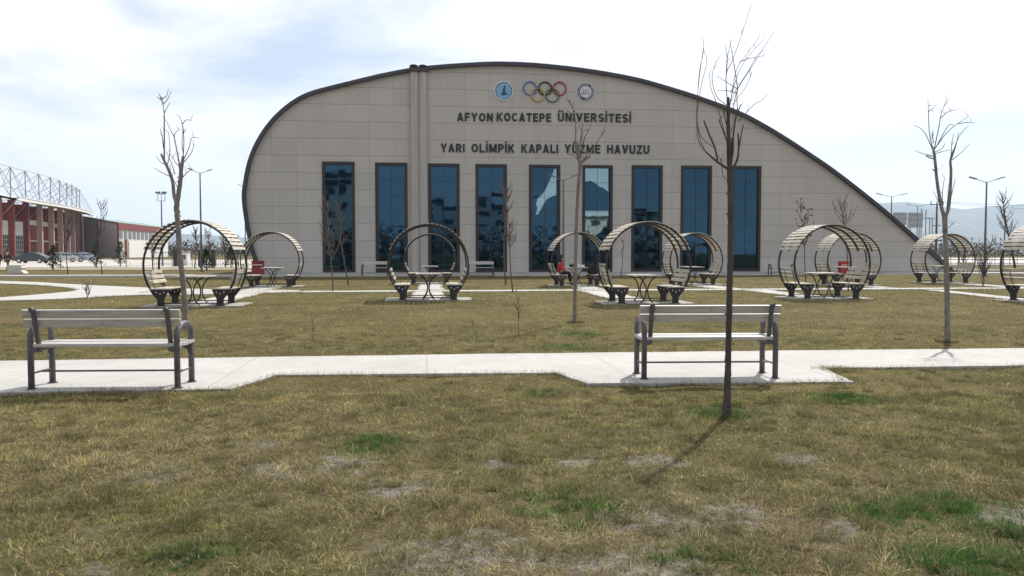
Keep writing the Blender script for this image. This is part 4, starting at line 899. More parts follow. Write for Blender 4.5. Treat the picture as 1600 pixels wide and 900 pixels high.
# ------------------------------------------------------------------ lamps, poles
def lamp(px, py, topy, half, label, rot=0, name='street_lamp', H=None):
    bp = G(px, py); Ht = P(px, topy, bp.y).z; t = thing(name, label, 'street lamp', (bp.x, bp.y, 0), rot, 'double arm street lamps')
    MB().tube([(0, 0, 0), (0, 0, Ht)], [.085, .045], 10).box((0, 0, .02), (.3, .3, .04)).build('pole', M['galv'], t, smooth=False)
    for s_ in (-1, 1):
        a = MB().tube([(0, 0, Ht - .05), (s_ * half * .7, 0, Ht + .18)], .022, 6).build('arm', M['galv'], t)
        MB().bar((s_ * half * .62, 0, Ht + .17), (s_ * half * 1.05, 0, Ht + .30), .16, .07).build('lamp_head', M['galv'], t)
lamp(315, 424.5, 270, .85, 'tall double arm street lamp left of the hall, above the large left pavilion', R(35))
lamp(1538, 431, 284, 1.05, 'tall double arm street lamp at right against the mountains')
lamp(1391, 418, 307, 1.45, 'double arm street lamp just above the sloping right roof edge')
lamp(1432, 411, 322, 1.55, 'double arm street lamp behind the grey sign backs')
lamp(880, 434.5, 281, .80, 'slim double arm lamp standing before the wall between windows five and six')
lamp(384, 414, 292, .7, 'street lamp mostly hidden behind the left edge of the hall')
bp = G(254, 416); Ht = P(254, 314, bp.y).z; t = thing('floodlight_mast', 'mast carrying four floodlights on a square frame', 'floodlight mast', (bp.x, bp.y, 0))
MB().tube([(0, 0, 0), (0, 0, Ht)], [.1, .06], 10).build('pole', M['galv'], t)
mb = MB()
for a, b_ in (((-.38, 0, Ht), (.38, 0, Ht)), ((-.38, 0, Ht), (-.38, 0, Ht + .75)), ((.38, 0, Ht), (.38, 0, Ht + .75)), ((-.38, 0, Ht + .72), (.38, 0, Ht + .72)), ((0, 0, Ht), (0, 0, Ht + .8))): mb.tube([a, b_], .03, 6)
mb.build('frame', M['galv'], t)
for k in (-1, -.4, .4, 1): MB().bar((k * .42, -.05, Ht + .78), (k * .52, -.12, Ht + .98), .22, .16).build('floodlight', M['galv'], t)
# electricity pole and wires
bp = G(1462, 409); H = P(1462, 318, bp.y).z; t = thing('utility_pole', 'dark utility pole with a crossarm before the mountains', 'utility pole', (bp.x, bp.y, 0))
MB().tube([(0, 0, 0), (0, 0, H)], [.2, .13], 8).build('pole', M['bark_dark'], t); MB().bar((-1.05, 0, H - .15), (1.05, 0, H - .15), .16, .16).build('crossarm', M['bark_dark'], t)
for k in (-.95, 0, .95): MB().tube([(k, 0, H - .1), (k, 0, H + .35)], .08, 6).build('insulator', M['bark_dark'], t)
MB().bar((-.7, 0, H * .62), (.7, 0, H * .62), .12, .12).build('bracket', M['bark_dark'], t)
mb = MB()
for k in (-.95, .95):
    a = Vector((bp.x + k, bp.y, H + .3)); b_ = Vector((bp.x + 75, bp.y + 10, H + 1.6 + k)); pts = [a.lerp(b_, f / 12) - Vector((0, 0, 1.6 * 4 * (f / 12) * (1 - f / 12))) for f in range(13)]; mb.tube(pts, .02, 4)
tag(mb.build('power_lines', M['bark_dark']), 'thin power lines running right from the utility pole', 'power line')
# sign backs
for k, (x0, x1, y0, y1, l_) in enumerate([(1394, 1415, 332, 352, 'grey back of a road sign partly hidden by the roof slope'), (1417, 1440, 332, 356, 'square grey back of a road sign left of the utility pole')]):
    bp = G((x0 + x1) / 2, 411); Y_ = bp.y; a = P(x0, y0, Y_); b_ = P(x1, y1, Y_); t = thing('road_sign', l_, 'road sign', (bp.x, bp.y, 0), 0, 'road sign backs')
    MB().box((0, 0, (a.z + b_.z) / 2), (b_.x - a.x, .06, a.z - b_.z)).build('panel', M['signback'], t)
    for q in (-.3, .3): MB().box((q * (b_.x - a.x), .06, (a.z) / 2), (.12, .05, a.z)).build('post', M['galv'], t)
    mb = MB()
    for q in (-.33, 0, .33): mb.box((0, -.045, (a.z + b_.z) / 2 + q * (a.z - b_.z)), (b_.x - a.x, .03, .06))
    mb.build('stiffener', M['galv'], t)
bp = G(1448, 410); t = thing('flag_poles_frame', 'thin steel gantry with upright masts beside the utility pole', 'gantry', (bp.x, bp.y, 0))
for k, px in enumerate((1440, 1447, 1453, 1457)):
    q = P(px, [326, 328, 340, 342][k], bp.y); MB().tube([(q.x - bp.x, 0, 0), (q.x - bp.x, 0, q.z)], .07, 6).build('mast', M['galv'], t)
q0 = P(1410, 341, bp.y); q1 = P(1460, 341, bp.y); MB().bar((q0.x - bp.x, 0, q0.z), (q1.x - bp.x, 0, q1.z), .12, .12).build('crossbeam', M['galv'], t)

# ------------------------------------------------------------------ bins, blocks, fences
M['darkbin'] = mat('maroon_bin', (0.22, 0.03, 0.035), 0.5, var=0.1, scale=4)
def bin_(px0, px1, ytop, ybase, label, bm='redbin'):
    bp = G((px0 + px1) / 2, ybase); s = F / bp.y; w_ = (px1 - px0) / s; h_ = (ybase - ytop) / s; t = thing('litter_bin', label, 'bin', (bp.x, bp.y, .05), TH, 'red litter bins')
    MB().box((0, 0, h_ * .46), (w_, w_ * .7, h_ * .84)).build('body', M[bm], t, bevel=.03)
    MB().prism([(-w_ * .54, h_ * .885), (w_ * .54, h_ * .885), (w_ * .5, h_ * .98), (-w_ * .5, h_ * .98)], -w_ * .38, w_ * .38).build('lid', M[bm], t, bevel=.01)
    MB().box((0, -w_ * .36, h_ * .7), (w_ * .9, .02, .04)).build('handle', M['white'], t)
    for k in (-1, 1): MB().tube([(k * w_ * .35, 0, 0), (k * w_ * .35, 0, .08)], .05, 8).build('foot', M['iron'], t)
bin_(395, 412, 408, 431, 'dark red litter bin at the left corner of the hall, seen inside a pavilion', 'darkbin')
bin_(1311, 1325, 409, 429.5, 'bright red litter bin by the blank right wing of the hall')
bp = G(27, 427.3); t = thing('concrete_planter', 'pale stone planter block at the far left edge of the lawn', 'planter', (bp.x, bp.y, 0), .1)
MB().prism([(-.52, 0), (.62, 0), (.52, .12), (.40, .22), (.46, .40), (.38, .56), (-.5, .56)], -.35, .35).build('block', M['beigewall'], t, bevel=.02); MB().box((-.06, 0, .58), (.9, .6, .04)).build('rim', M['beigewall'], t)

def fence(name, label, p0, p1, h_, step, m, rails=2, rad=.02, cat='fence', post_every=10):
    a = Vector(p0); b_ = Vector(p1); d = b_ - a; Ln = d.length; t = thing(name, label, cat, (a.x, a.y, 0), math.atan2(d.y, d.x)); mb = MB(); k = 0; x_ = 0; i = 0
    while x_ < Ln:
        if i % post_every: mb.box((x_, 0, h_ * .5), (rad, rad, h_ * .92))
        x_ += step; i += 1
    mb.build('bars', M[m], t); mb = MB()
    for r_ in range(rails): mb.box((Ln / 2, 0, h_ * (.18 + .7 * r_ / max(1, rails - 1))), (Ln, rad * 1.6, rad * 2))
    mb.build('rails', M[m], t); x_ = 0
    while x_ < Ln: MB().box((x_, 0, h_ * .52), (.05, .05, h_ * 1.04)).build('post', M[m], t); x_ += step * post_every
    return t
a = G(238, 417); b_ = G(396, 417.5); fence('iron_fence', 'dark iron railing fence seen through the large left pavilion', (a.x, a.y, 0), (b_.x, b_.y, 0), 1.65, .22, 'iron')
a = G(95, 421); b_ = G(236, 418); fence('wire_fence', 'low thin post fence along the car park verge', (a.x, a.y, 0), (b_.x, b_.y, 0), 1.1, 3.4, 'galv', 1, .015, post_every=1)
a = G(1440, 414); b_ = G(1680, 414.5); fence('railing', 'low dark railing along the bright road at right', (a.x, a.y, 0), (b_.x, b_.y, 0), 1.2, .8, 'iron', 3, .04, cat='railing', post_every=4)
for k, px in enumerate((275, 314, 334)):
    bp = G(px, 416.5); t = thing('gate_pier', ['dark gate pier just left of the bare tree trunk', 'dark gate pier beside the left lamp post', 'dark gate pier right of the left lamp post'][k], 'gate pier', (bp.x, bp.y, 0), 0, 'gate piers')
    MB().box((0, 0, .82), (.42, .42, 1.64)).build('shaft', M['iron'], t); MB().box((0, 0, 1.68), (.52, .52, .08)).build('cap', M['iron'], t)
bp = G(289, 415); t = thing('gate_cabin', 'small white cabin by the gate piers', 'cabin', (bp.x, bp.y, 0)); MB().box((0, 0, .75), (.9, .9, 1.5)).build('wall', M['white'], t); MB().box((0, 0, 1.54), (1.05, 1.05, .08)).build('roof', M['greywall'], t); MB().box((0, -.46, .95), (.5, .02, .5)).build('window', M['darkglass'], t)

# ------------------------------------------------------------------ stadium
ST = [(-8, 256, 0), (14, 262, 20), (37, 268, 43), (57, 273, 64), (75, 278, 82), (89, 283, 96), (99, 287, 107), (108, 290, 115), (115, 294, 122), (120, 297, 127)]
st = thing('stadium', 'red and white stadium stand with a steel lattice roof at the far left', 'building', (0, 0, 0))
base = []
for px, yt, cxp in ST:
    D = 170 * 132 / (394 - yt); base.append((Vector(((cxp - 800) * D / F, D, 0)), D))
H_T = 19.2; 
def stp(i, z, back=0):
    p = base[i][0]; i0 = max(i - 1, 0); i1 = min(i + 1, len(base) - 1); d = (base[i1][0] - base[i0][0]).normalized(); nrm = Vector((-d.y, d.x, 0))
    if nrm.x > 0: nrm = -nrm
    q = p + nrm * back; return Vector((q.x, q.y, z))
nS = len(base)
def strip(z0, z1, back, name, m, i0=0, i1=None, th=.4):
    i1 = nS - 1 if i1 is None else i1; mb = MB()
    for i in range(i0, i1):
        a, b_ = stp(i, z0, back), stp(i + 1, z0, back); c_, d_ = stp(i + 1, z1, back), stp(i, z1, back); a2, b2, c2, d2 = stp(i, z0, back + th), stp(i + 1, z0, back + th), stp(i + 1, z1, back + th), stp(i, z1, back + th)
        mb.add([a, b_, c_, d_, a2, b2, c2, d2], [(0, 1, 2, 3), (7, 6, 5, 4), (3, 2, 6, 7), (0, 4, 5, 1)] + ([(0, 3, 7, 4)] if i == i0 else []) + ([(1, 5, 6, 2)] if i == i1 - 1 else []))
    return mb.build(name, m, st)
ZE = 12.4
strip(0, 5.2, 3.0, 'glazed_wall', M['darkglass'], 0, 3); strip(0, 7.8, 3.05, 'red_wall', M['red'], 3, nS - 1); strip(5.2, 8.2, 2.8, 'white_wall', M['white'], 0, 3); strip(7.8, 8.9, 2.9, 'white_band', M['white'], 3, nS - 1)
strip(8.3, 11.2, 3.2, 'upper_red_wall', M['red'], 0, nS - 1); strip(3.9, 4.3, 2.5, 'floor_band', M['beigewall'], 3, nS - 1)
mb = MB()
for i in range(0, 3):
    for k in range(1, 8):
        f = k / 8; a = stp(i, 0, 2.9).lerp(stp(i + 1, 0, 2.9), f); mb.bar(a, a + Vector((0, 0, 5.1)), .14, .14)
    for z_ in (.9, 2.0, 3.1, 4.2): a = stp(i, z_, 2.85); b_ = stp(i + 1, z_, 2.85); mb.bar(a, b_, .12, .14)
mb.build('mullions', M['glassgrid'], st)
for i in range(nS):
    d = (stp(min(i + 1, nS - 1), 0) - stp(max(i - 1, 0), 0)); an = math.atan2(d.y, d.x); p = stp(i, 0)
    MB().box((p.x, p.y, ZE / 2), (.8, 1.1, ZE), an).build('column', M['red'] if i < 3 else M['pinkcol'], st)
    a = stp(i, 10.4, 1.7); MB().box((a.x, a.y, 10.3), (.35, 3.6, 3.0), an + 0).build('bracket', M['red'], st)
    b_ = stp(i, H_T, 0); MB().tube([stp(i, ZE, 0), b_], .13, 6).build('truss_post', M['steel'], st)
    mb = MB(); r_ = .06
    mb.tube([b_, stp(i, ZE + .3, 9)], r_, 5); mb.tube([b_, stp(i, ZE, -3.6)], r_, 5); mb.tube([stp(i, ZE, -3.6), stp(i, ZE - .2, 9)], r_, 5); mb.tube([stp(i, 8.0, 0), stp(i, ZE, -3.6)], r_, 5)
    if i + 1 < nS:
        mb.tube([b_, stp(i + 1, ZE, 0)], r_, 5); mb.tube([b_, stp(i + 1, H_T, 0)], r_, 5); mb.tube([stp(i, ZE + 3.4, 4.5), stp(i + 1, ZE + 3.4, 4.5)], r_, 5); mb.tube([stp(i, ZE + 3.4, 4.5), stp(i + 1, ZE, 4.5)], r_, 5); mb.tube([stp(i, ZE + .1, -3.6), stp(i + 1, ZE + .1, -3.6)], r_, 5); mb.tube([b_, stp(i + 1, ZE + 3.4, 4.5)], r_, 5)
    mb.build('truss', M['steel'], st)
mb = MB()      # canopy
for i in range(nS - 1):
    q = [stp(i, ZE - .1, -3.2), stp(i + 1, ZE - .1, -3.2), stp(i + 1, ZE + 5.5, 24), stp(i, ZE + 5.5, 24)]; lo = [v - Vector((0, 0, .45)) for v in q]
    mb.add(q + lo, [(0, 1, 2, 3), (7, 6, 5, 4), (0, 4, 5, 1), (2, 6, 7, 3)])
mb.build('canopy', M['white'], st)
mb = MB()
for i in range(nS - 1): mb.bar(stp(i, ZE - .1, -3.45), stp(i + 1, ZE - .1, -3.45), .3, .8)
mb.build('fascia', M['white'], st)
# hall with green roof
D = 250; cxr = lambda px, DD: (px - 800) * DD / F
hb = thing('sports_hall', 'long low grey and red sports hall with a green roof behind the car park', 'building', (0, 0, 0))
A_ = Vector((cxr(126, 235), 235, 0)); B_ = Vector((cxr(185, 215), 215, 0)); C_ = Vector((cxr(262, 262), 262, 0)); Dd = A_ + (C_ - B_)
def quadwall(p, q, z0, z1a, z1b, name, m, off=0, parent=hb):
    d = (q - p).normalized(); nn = Vector((d.y, -d.x, 0)); 
    if nn.dot(p) > 0: nn = -nn
    o1 = nn * off; mb = MB(); th = -nn * .3
    vs = [p + o1 + Vector((0, 0, z0)), q + o1 + Vector((0, 0, z0)), q + o1 + Vector((0, 0, z1b)), p + o1 + Vector((0, 0, z1a))]; vs += [v + th for v in vs]
    mb.add(vs, [(0, 1, 2, 3), (7, 6, 5, 4), (0, 1, 5, 4), (1, 2, 6, 5), (2, 3, 7, 6), (3, 0, 4, 7)]); return mb.build(name, m, parent)
quadwall(A_, B_, 0, 11.7, 9.2, 'gable_wall', M['greywall']); quadwall(B_, C_, 0, 8.6, 8.6, 'side_wall', M['beigewall'])
for f in (0.12, .48, .985): p = A_.lerp(B_, f); quadwall(p, p + (B_ - A_).normalized() * 1.0, 0, 11.6 - 2.4 * f, 11.6 - 2.4 * f - .2, 'pilaster', M['red'], .15)
MB().bar(A_ + Vector((0, 0, 11.75)), B_ + Vector((0, 0, 9.25)), .5, .3).build('gable_coping', M['red'], hb)
quadwall(B_, C_, 7.5, 9.3, 9.3, 'fascia', M['red'], .2); quadwall(B_ .lerp(C_, .18), C_, 0, 4.6, 4.6, 'lower_wall', M['white'], .25)
for k in range(12): p = B_.lerp(C_, .03 + k * .08); quadwall(p, p + (C_ - B_).normalized() * 2.3, 5.2, 7.2, 7.2, 'window', M['darkglass'], .08)
q = B_.lerp(C_, .12); quadwall(q, q + (C_ - B_).normalized() * 1.2, 0, 5.0, 5.0, 'pilaster', M['red'], .3)
mb = MB(); rz_ = Vector((0, 0, 1)); r0 = A_.lerp(B_, .35); mb.add([B_ + rz_ * 9.35, C_ + rz_ * 9.35, r0 + (C_ - B_) + rz_ * 11.2, r0 + rz_ * 11.2, Dd + rz_ * 9.4, A_ + rz_ * 12.05], [(0, 1, 2, 3), (3, 2, 4, 5)]); mb.build('roof', M['green'], hb)
quadwall(Dd, C_, 0, 9, 9, 'end_wall', M['beigewall'])

# ------------------------------------------------------------------ cars
def car(px, py, label, paint, rz, kind=0, sc_=1):
    bp = G(px, py); t = thing('parked_car', label, 'car', (bp.x, bp.y, .02), rz, 'cars parked at the stadium')
    pm = mat('car_paint', paint, .3, metal=.3, spec=.6); Lh = 2.2
    prof = [(-2.2, .35), (-2.22, .62), (-2.1, .86), (-1.55, .95), (-.8, .97), (.95, .98), (1.85, .92), (2.15, .8), (2.2, .55), (2.18, .3), (1.75, .26), (1.6, .5), (1.35, .6), (1.1, .5), (.98, .24), (-1.0, .24), (-1.12, .5), (-1.37, .6), (-1.62, .5), (-1.77, .26)]
    mb = MB(); mb.prism(prof, -.86, .86); bd = mb.build('body', pm, t, bevel=.06)
    top = [(-1.5, .93), (-.75, 1.36), (-.2, 1.45), (.55, 1.43), (1.1, 1.28), (1.75, .93)]; mb = MB(); n = len(top)
    vs = [(p[0], -.80 + .22 * (p[1] - .93) / .5, p[1]) for p in top] + [(p[0], .80 - .22 * (p[1] - .93) / .5, p[1]) for p in top]
    mb.add(vs, [tuple(range(n)), tuple(range(2 * n - 1, n - 1, -1))] + [(i, i + 1, n + i + 1, n + i) for i in range(n - 1)]); mb.build('roof', pm, t)
    for s_ in (-1, 1):
        for wx in ((-1.25, -.70, -.12), (-.04, .5, 1.42)):
            a, b2, c = wx; zf = 1.33
            vs = [(a, 0, .98), (c, 0, .98), (c - (.28 if c > 1 else 0), 0, 1.22 if c > 1 else zf), (b2 if a < -1 else a, 0, zf)]
            vs = [(v[0], s_ * (.812 - .22 * (v[2] - .93) / .5), v[2]) for v in vs]; MB().add(vs, [(0, 1, 2, 3)]) ; m_ = MB(); m_.add(vs, [(0, 1, 2, 3)]); m_.build('window', M['darkglass'], t)
        for wx in (-1.37, 1.35):
            w_ = MB().tube([(wx, s_ * .66, .32), (wx, s_ * .87, .32)], .32, 18).build('wheel', M['tyre'], t); MB().tube([(wx, s_ * .86, .32), (wx, s_ * .885, .32)], .2, 12).build('rim', M['rim'], w_)
        MB().box((-2.17, s_ * .62, .72), (.1, .36, .14)).build('headlight', M['hole_light_lens'], t); MB().box((2.15, s_ * .62, .74), (.1, .3, .14)).build('tail_light', M['redbin'], t)
    for a, b2 in (((-1.46, .96), (-.80, 1.33)), ((1.70, .96), (1.13, 1.26))):
        m_ = MB(); o_ = -.03 if a[0] < 0 else .03; m_.add([(a[0] + o_, -.7, a[1]), (a[0] + o_, .7, a[1]), (b2[0] + o_, .58, b2[1] + .01), (b2[0] + o_, -.58, b2[1] + .01)], [(0, 1, 2, 3)]); m_.build('windscreen', M['darkglass'], t)
car(51, 411.2, 'dark grey saloon parked nearest, before the glazed stadium wall', (.05, .065, .075), 0.05)
car(97, 409.8, 'pale silver car mostly hidden behind the clipped conifer', (.5, .51, .52), .5)
car(110, 409.6, 'blue grey car between the conifer and the last silver car', (.22, .25, .30), .55)
car(129, 408.6, 'silver hatchback parked at the right end of the row', (.42, .45, .52), .45)

# ------------------------------------------------------------------ people
def skin_obj(name, nodes, edges, m, parent, sub=1):
    me = bpy.data.meshes.new(name); me.from_pydata([n_[0] for n_ in nodes], edges, []); o = bpy.data.objects.new(name, me); col.objects.link(o); o.parent = parent
    sk = o.modifiers.new('skin', 'SKIN'); 
    if not me.skin_vertices: 
        bpy.context.view_layer.objects.active = o
    lay = me.skin_vertices[0].data if me.skin_vertices else None
    if lay:
        for i, n_ in enumerate(nodes): r = n_[1]; lay[i].radius = r if isinstance(r, tuple) else (r, r)
        lay[0].use_root = True
    o.modifiers.new('sub', 'SUBSURF').levels = sub; o.modifiers['sub'].render_levels = sub; me.materials.append(m)
    sk.use_smooth_shade = True; return o
def chain(nodes, edges, start, pts):
    k = start
    for p in pts: nodes.append(p); edges.append((k, len(nodes) - 1)); k = len(nodes) - 1
    return k
def hand(nodes, edges, wrist, pos, d, side, up):
    pos = Vector(pos); d = Vector(d).normalized(); side = Vector(side).normalized(); up = Vector(up)
    p = pos + d * .05; nodes.append((tuple(p), (.034, .018))); edges.append((wrist, len(nodes) - 1)); palm = len(nodes) - 1
    for j, (o_, ln) in enumerate(((-.03, .065), (-.01, .078), (.012, .074), (.032, .058))):
        a = p + side * o_ + d * .045; b_ = a + d * ln * .6 - up * .012; c = b_ + d * ln * .4 - up * .018
        chain(nodes, edges, palm, [(tuple(a), .009), (tuple(b_), .008), (tuple(c), .007)])
    a = p - side * .04; b_ = a - side * .022 + d * .035; c = b_ + d * .028; chain(nodes, edges, palm, [(tuple(a), .011), (tuple(b_), .010), (tuple(c), .008)])
def seated(loc, rz, label):
    t = thing('person', label, 'person', loc, rz)         # faces local +x, sits with hips at origin, z=0 is the seat
    nd = [((0, 0, .10), (.15, .12)), ((.02, 0, .28), (.13, .10)), ((.03, 0, .46), (.15, .10)), ((.04, 0, .56), (.06, .06)), ((.06, 0, .64), (.06, .06)), ((.075, 0, .72), (.095, .085)), ((.075, 0, .80), (.085, .075)), ((.165, 0, .715), (.018, .018))]
    ed_ = [(0, 1), (1, 2), (2, 3), (3, 4), (4, 5), (5, 6), (5, 7)]
    for s_ in (-1, 1):
        chain(nd, ed_, 0, [((.12, s_ * .1, .09), .085), ((.42, s_ * .11, .08), .06), ((.46, s_ * .11, -.12), .05), ((.48, s_ * .12, -.38), .038), ((.60, s_ * .13, -.42), .03)])
        k = chain(nd, ed_, 2, [((.03, s_ * .19, .47), .055), ((.06, s_ * .23, .24), .042), ((.26, s_ * .15, .22), .032)])
        hand(nd, ed_, k, (.26, s_ * .15, .22), (1, -s_ * .2, 0), (0, s_, 0), (0, 0, 1))
    skin_obj('body', nd, ed_, M['skin'], t)
    nd = [((0, 0, .10), (.17, .15)), ((.02, 0, .28), (.16, .13)), ((.03, 0, .46), (.17, .12)), ((.04, 0, .55), (.085, .08))]; ed_ = [(0, 1), (1, 2), (2, 3)]
    for s_ in (-1, 1): chain(nd, ed_, 2, [((.03, s_ * .19, .47), .078), ((.06, s_ * .235, .24), .064), ((.25, s_ * .155, .222), .05)])
    skin_obj('jacket', nd, ed_, M['red_cloth'], t)
    nd = [((0, 0, .06), (.15, .11))]; ed_ = []
    for s_ in (-1, 1): chain(nd, ed_, 0, [((.12, s_ * .1, .09), .10), ((.42, s_ * .11, .08), .075), ((.46, s_ * .11, -.12), .062), ((.48, s_ * .12, -.34), .052)])
    skin_obj('trousers', nd, ed_, M['black_cloth'], t)
    for s_ in (-1, 1): MB().ell((.55, s_ * .13, -.415), (.13, .05, .045)).build('shoe', M['black_cloth'], t, smooth=True); MB().ell((.152, s_ * .033, .745), (.012, .015, .009), 8, 6).build('eye', M['hair'], t)
    mb = MB(); mb.ell((.045, 0, .79), (.115, .105, .11), 16, 10); mb.ell((-.03, 0, .68), (.06, .09, .16), 12, 8); mb.ell((.04, .085, .66), (.05, .03, .15), 10, 8); mb.ell((.04, -.085, .66), (.05, .03, .15), 10, 8); mb.build('hair', M['hair'], t, smooth=True)
    MB().ell((.155, 0, .685), (.01, .025, .006), 8, 6).build('mouth', M['redbin'], t)
c = centres[5]; pu, pv = UV(c)
q = S(pu - .80, pv - .28, .014 + .49); seated(q, TH, 'seated person in a red jacket on the left seat of a round pavilion')
def walker(px, py, rz, label, jack, trou, stride=.16):
    bp = G(px, py); t = thing('person', label, 'person', (bp.x, bp.y, 0), rz)       # walks towards +x
    nd = [((0, 0, .92), (.15, .11)), ((.01, 0, 1.12), (.13, .1)), ((.02, 0, 1.36), (.16, .1)), ((.03, 0, 1.46), (.058, .058)), ((.04, 0, 1.52), (.058, .058)), ((.05, 0, 1.60), (.09, .08)), ((.05, 0, 1.67), (.08, .07)), ((.135, 0, 1.59), (.016, .016))]
    ed_ = [(0, 1), (1, 2), (2, 3), (3, 4), (4, 5), (5, 6), (5, 7)]; legs = []
    for s_ in (-1, 1):
        f = s_ * stride; L_ = [((f * .1, s_ * .09, .86), .085), ((f * .7 + .05, s_ * .09, .50), .06), ((f - .02, s_ * .09, .12), .042), ((f + .13, s_ * .1, .05), .032)]; legs.append(L_); chain(nd, ed_, 0, L_)
        k = chain(nd, ed_, 2, [((.02, s_ * .19, 1.36), .055), ((-f * .4, s_ * .24, 1.1), .04), ((-f * .9 + .08, s_ * .23, .88), .03)]); hand(nd, ed_, k, (-f * .9 + .08, s_ * .23, .88), (.1, 0, -1), (1, 0, 0), (0, s_, 0))
    skin_obj('body', nd, ed_, M['skin'], t)
    nd = [((0, 0, .88), (.175, .14)), ((.01, 0, 1.12), (.17, .13)), ((.02, 0, 1.36), (.18, .12)), ((.03, 0, 1.46), (.08, .075))]; ed_ = [(0, 1), (1, 2), (2, 3)]
    for s_ in (-1, 1): f = s_ * stride; chain(nd, ed_, 2, [((.02, s_ * .19, 1.36), .078), ((-f * .4, s_ * .245, 1.1), .062), ((-f * .85 + .07, s_ * .235, .90), .048)])
    skin_obj('jacket', nd, ed_, jack, t); nd = [((0, 0, .9), (.15, .12))]; ed_ = []
    for L_ in legs: chain(nd, ed_, 0, [(p, r * 1.28) for p, r in L_[:3]])
    skin_obj('trousers', nd, ed_, trou, t)
    for s_ in (-1, 1): MB().ell((s_ * stride + .08, s_ * .095, .045), (.13, .048, .045)).build('shoe', M['hair'], t, smooth=True); MB().ell((.125, s_ * .032, 1.625), (.01, .014, .009), 8, 6).build('eye', M['hair'], t)
    mb = MB(); mb.ell((.03, 0, 1.655), (.105, .092, .1), 16, 10); mb.build('hair', M['hair'], t, smooth=True)
walker(12, 424.3, R(75), 'walking person in a dark brown jacket and khaki trousers left of the stone planter', M['brown_cloth'], M['olive_cloth'])
walker(-2, 424.0, R(80), 'person in dark clothes cut off by the left edge of the photo', M['navy_cloth'], M['black_cloth'], .1)
# bags in the pavilion
q = S(pu + .72, pv - .05, .014 + .49); t = thing('shoulder_bag', 'large black bag standing on the right seat of the pavilion opposite the person in red', 'bag', q, TH)
mb = MB(); mb.prism([(-.2, 0), (.22, 0), (.24, .25), (.18, .43), (0, .47), (-.17, .42), (-.22, .2)], -.16, .16); mb.build('body', M['black_cloth'], t, bevel=.05)
MB().tube([(-.1, 0, .43), (-.08, 0, .55), (.02, 0, .6), (.12, 0, .54), (.13, 0, .42)], .014, 6).build('strap', M['black_cloth'], t)
q = S(pu - .22, pv - .1, .014 + .816); t = thing('handbag', 'small dark bag lying on the pavilion table before the person in red', 'bag', q, TH)
MB().ell((0, 0, .07), (.14, .1, .075), 12, 8).build('body', M['black_cloth'], t, smooth=True); MB().tube([(-.08, 0, .1), (0, 0, .19), (.08, 0, .1)], .01, 6).build('handle', M['black_cloth'], t)
q = S(pu + .10, pv - .1, .014 + .816); mb = MB()
mb.tube([(0, 0, 0), (0, 0, .14)], [.04, .05], 14); mb.box((.14, 0, .05), (.18, .14, .10), .4); tag(mb.build('takeaway_package', M['white']), 'white paper package and cup on the pavilion table', 'package').location = q

# ------------------------------------------------------------------ buildings behind the camera (mirrored in the windows)
def block(x0, y0, w_, d_, h_, m, label, floors, cols):
    t = thing('apartment_block', label, 'building', (x0, y0, 0), 0, 'apartment blocks across the road')
    MB().box((0, 0, h_ / 2), (w_, d_, h_)).build('wall', m, t); MB().box((0, 0, h_ + .3), (w_ + .8, d_ + .8, .6)).build('roof', M['roofband'], t)
    mb = MB()
    for i in range(floors):
        for k in range(cols): mb.box((-w_ / 2 + (k + .5) * w_ / cols, d_ / 2 + .01, (i + .5) * h_ / floors + .2), (w_ / cols * .5, .06, h_ / floors * .45))
    mb.build('windows', M['darkglass'], t)
block(-42, -60, 26, 14, 24, M['greywall'], 'grey apartment block mirrored in the left windows', 7, 7)
block(-12, -64, 15, 14, 16, M['beigewall'], 'beige apartment block mirrored in the middle windows', 5, 4)
block(14, -70, 22, 12, 12, M['greywall'], 'low grey apartment block mirrored in the right windows', 4, 6)
block(48, -66, 20, 12, 9, M['beigewall'], 'low beige apartment block mirrored at the far right', 3, 6)

# ------------------------------------------------------------------ far scrub, mountains, haze
def scrub(name, x0, x1, d0, d1, n, h_):
    mb = MB(); rr = random.Random(n)
    for k in range(n):
        D_ = rr.uniform(d0, d1); px = rr.uniform(x0, x1); c = Vector(((px - 800) * D_ / F, D_, 0)); hh = h_ * rr.uniform(.5, 1.2); ww = hh * rr.uniform(.5, .9)
        for j in range(26):
            p = c + Vector((rr.gauss(0, .4) * ww, rr.gauss(0, .4) * ww, hh * rr.random() ** .8)); z_ = hh * .12
            mb.add([p + Vector((rr.uniform(-1, 1), rr.uniform(-1, 1), rr.uniform(-1, 1))) * z_ for _ in range(3)], [(0, 1, 2)])
    return tag(mb.build(name, M['scrub']), kind='stuff')
scrub('far_treeline', 1380, 1760, 240, 420, 320, 5.0)
scrub('far_treeline_left', 225, 440, 260, 520, 300, 4.5)
mb = MB(); rr = random.Random(77)
for k in range(260):
    c = Vector((rr.uniform(-60, 60), rr.uniform(-52, -40), 0)); hh = rr.uniform(2.5, 7)
    for j in range(30):
        p = c + Vector((rr.gauss(0, .3) * hh, rr.gauss(0, .3) * hh, hh * rr.random())); mb.add([p + Vector((rr.uniform(-1, 1), rr.uniform(-1, 1), rr.uniform(-1, 1))) * .5 for _ in range(3)], [(0, 1, 2)])
tag(mb.build('roadside_thicket', M['scrub']), kind='stuff')
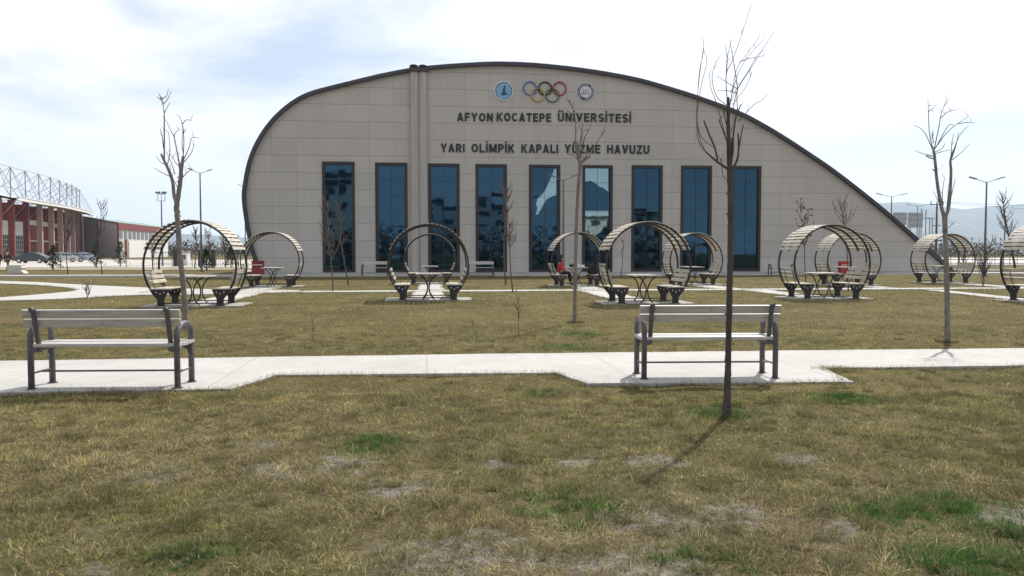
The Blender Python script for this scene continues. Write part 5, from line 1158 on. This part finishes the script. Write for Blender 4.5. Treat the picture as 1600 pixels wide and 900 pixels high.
def mountain(name, x0, x1, D_, ridge, seed, depth=2500):
    n = 90; m_ = 26; vs = []; rp_ = [p[0] for p in ridge]; rh = [p[1] for p in ridge]
    for j in range(m_ + 1):
        f = j / m_
        for i in range(n + 1):
            px = x0 + (x1 - x0) * i / n; yr = np.interp(px, rp_, rh); Dd_ = D_ + (f - .6) * depth; H_ = (394 - yr) * D_ / F + 1.5
            prof = min(1, (f / .6)) ** 1.25 if f < .6 else max(0, 1 - (f - .6) / .4) ** .8
            X_ = (px - 800) * D_ / F * (1 + (f - .6) * .1)
            nn = float(fbm(np.array([X_ / 260.]), np.array([Dd_ / 330.]), seed, 5)[0]) - .5
            vs.append((X_, Dd_, max(-5, H_ * prof * (1 + nn * 1.6 * min(1, abs(f - .6) * 3)) + nn * 40 * (prof > 0) * min(1, 4 * prof) * (0 if .52 < f < .68 else 1) + nn * 14)))
    mb = MB(); w1 = n + 1; mb.add(vs, [(j * w1 + i, j * w1 + i + 1, (j + 1) * w1 + i + 1, (j + 1) * w1 + i) for j in range(m_) for i in range(n)])
    return tag(mb.build(name, M['mount'], smooth=True), kind='structure')
mountain('mountains', 1050, 2300, 6500, [(1050, 330), (1250, 318), (1370, 314), (1420, 315), (1490, 322), (1500, 325), (1530, 321), (1570, 320), (1600, 316), (1750, 310), (2000, 325), (2300, 350)], 3)
mountain('foothills', 1150, 2300, 4600, [(1150, 380), (1400, 362), (1500, 358), (1600, 364), (1800, 355), (2300, 372)], 9, 1500)
mountain('far_hills', -300, 760, 7200, [(-300, 355), (0, 352), (200, 362), (320, 366), (400, 372), (600, 368), (760, 380)], 5)
HZ = (0.000098)
mb = MB(); mb.box((0, 3250, 299), (26000, 11000, 640)); hz = mb.build('haze', None); hz.data.materials.clear()
hm = bpy.data.materials.new('haze'); hm.use_nodes = True; hn = hm.node_tree; hn.nodes.clear(); ho = hn.nodes.new('ShaderNodeOutputMaterial'); hv = hn.nodes.new('ShaderNodeVolumePrincipled')
hv.inputs['Color'].default_value = (.64, .80, 1, 1); hv.inputs['Density'].default_value = HZ; hv.inputs['Anisotropy'].default_value = 0.45; hn.links.new(hv.outputs[0], ho.inputs['Volume'])
hz.data.materials.append(hm); tag(hz, kind='stuff')
g_.scale = (1, 1, 1)
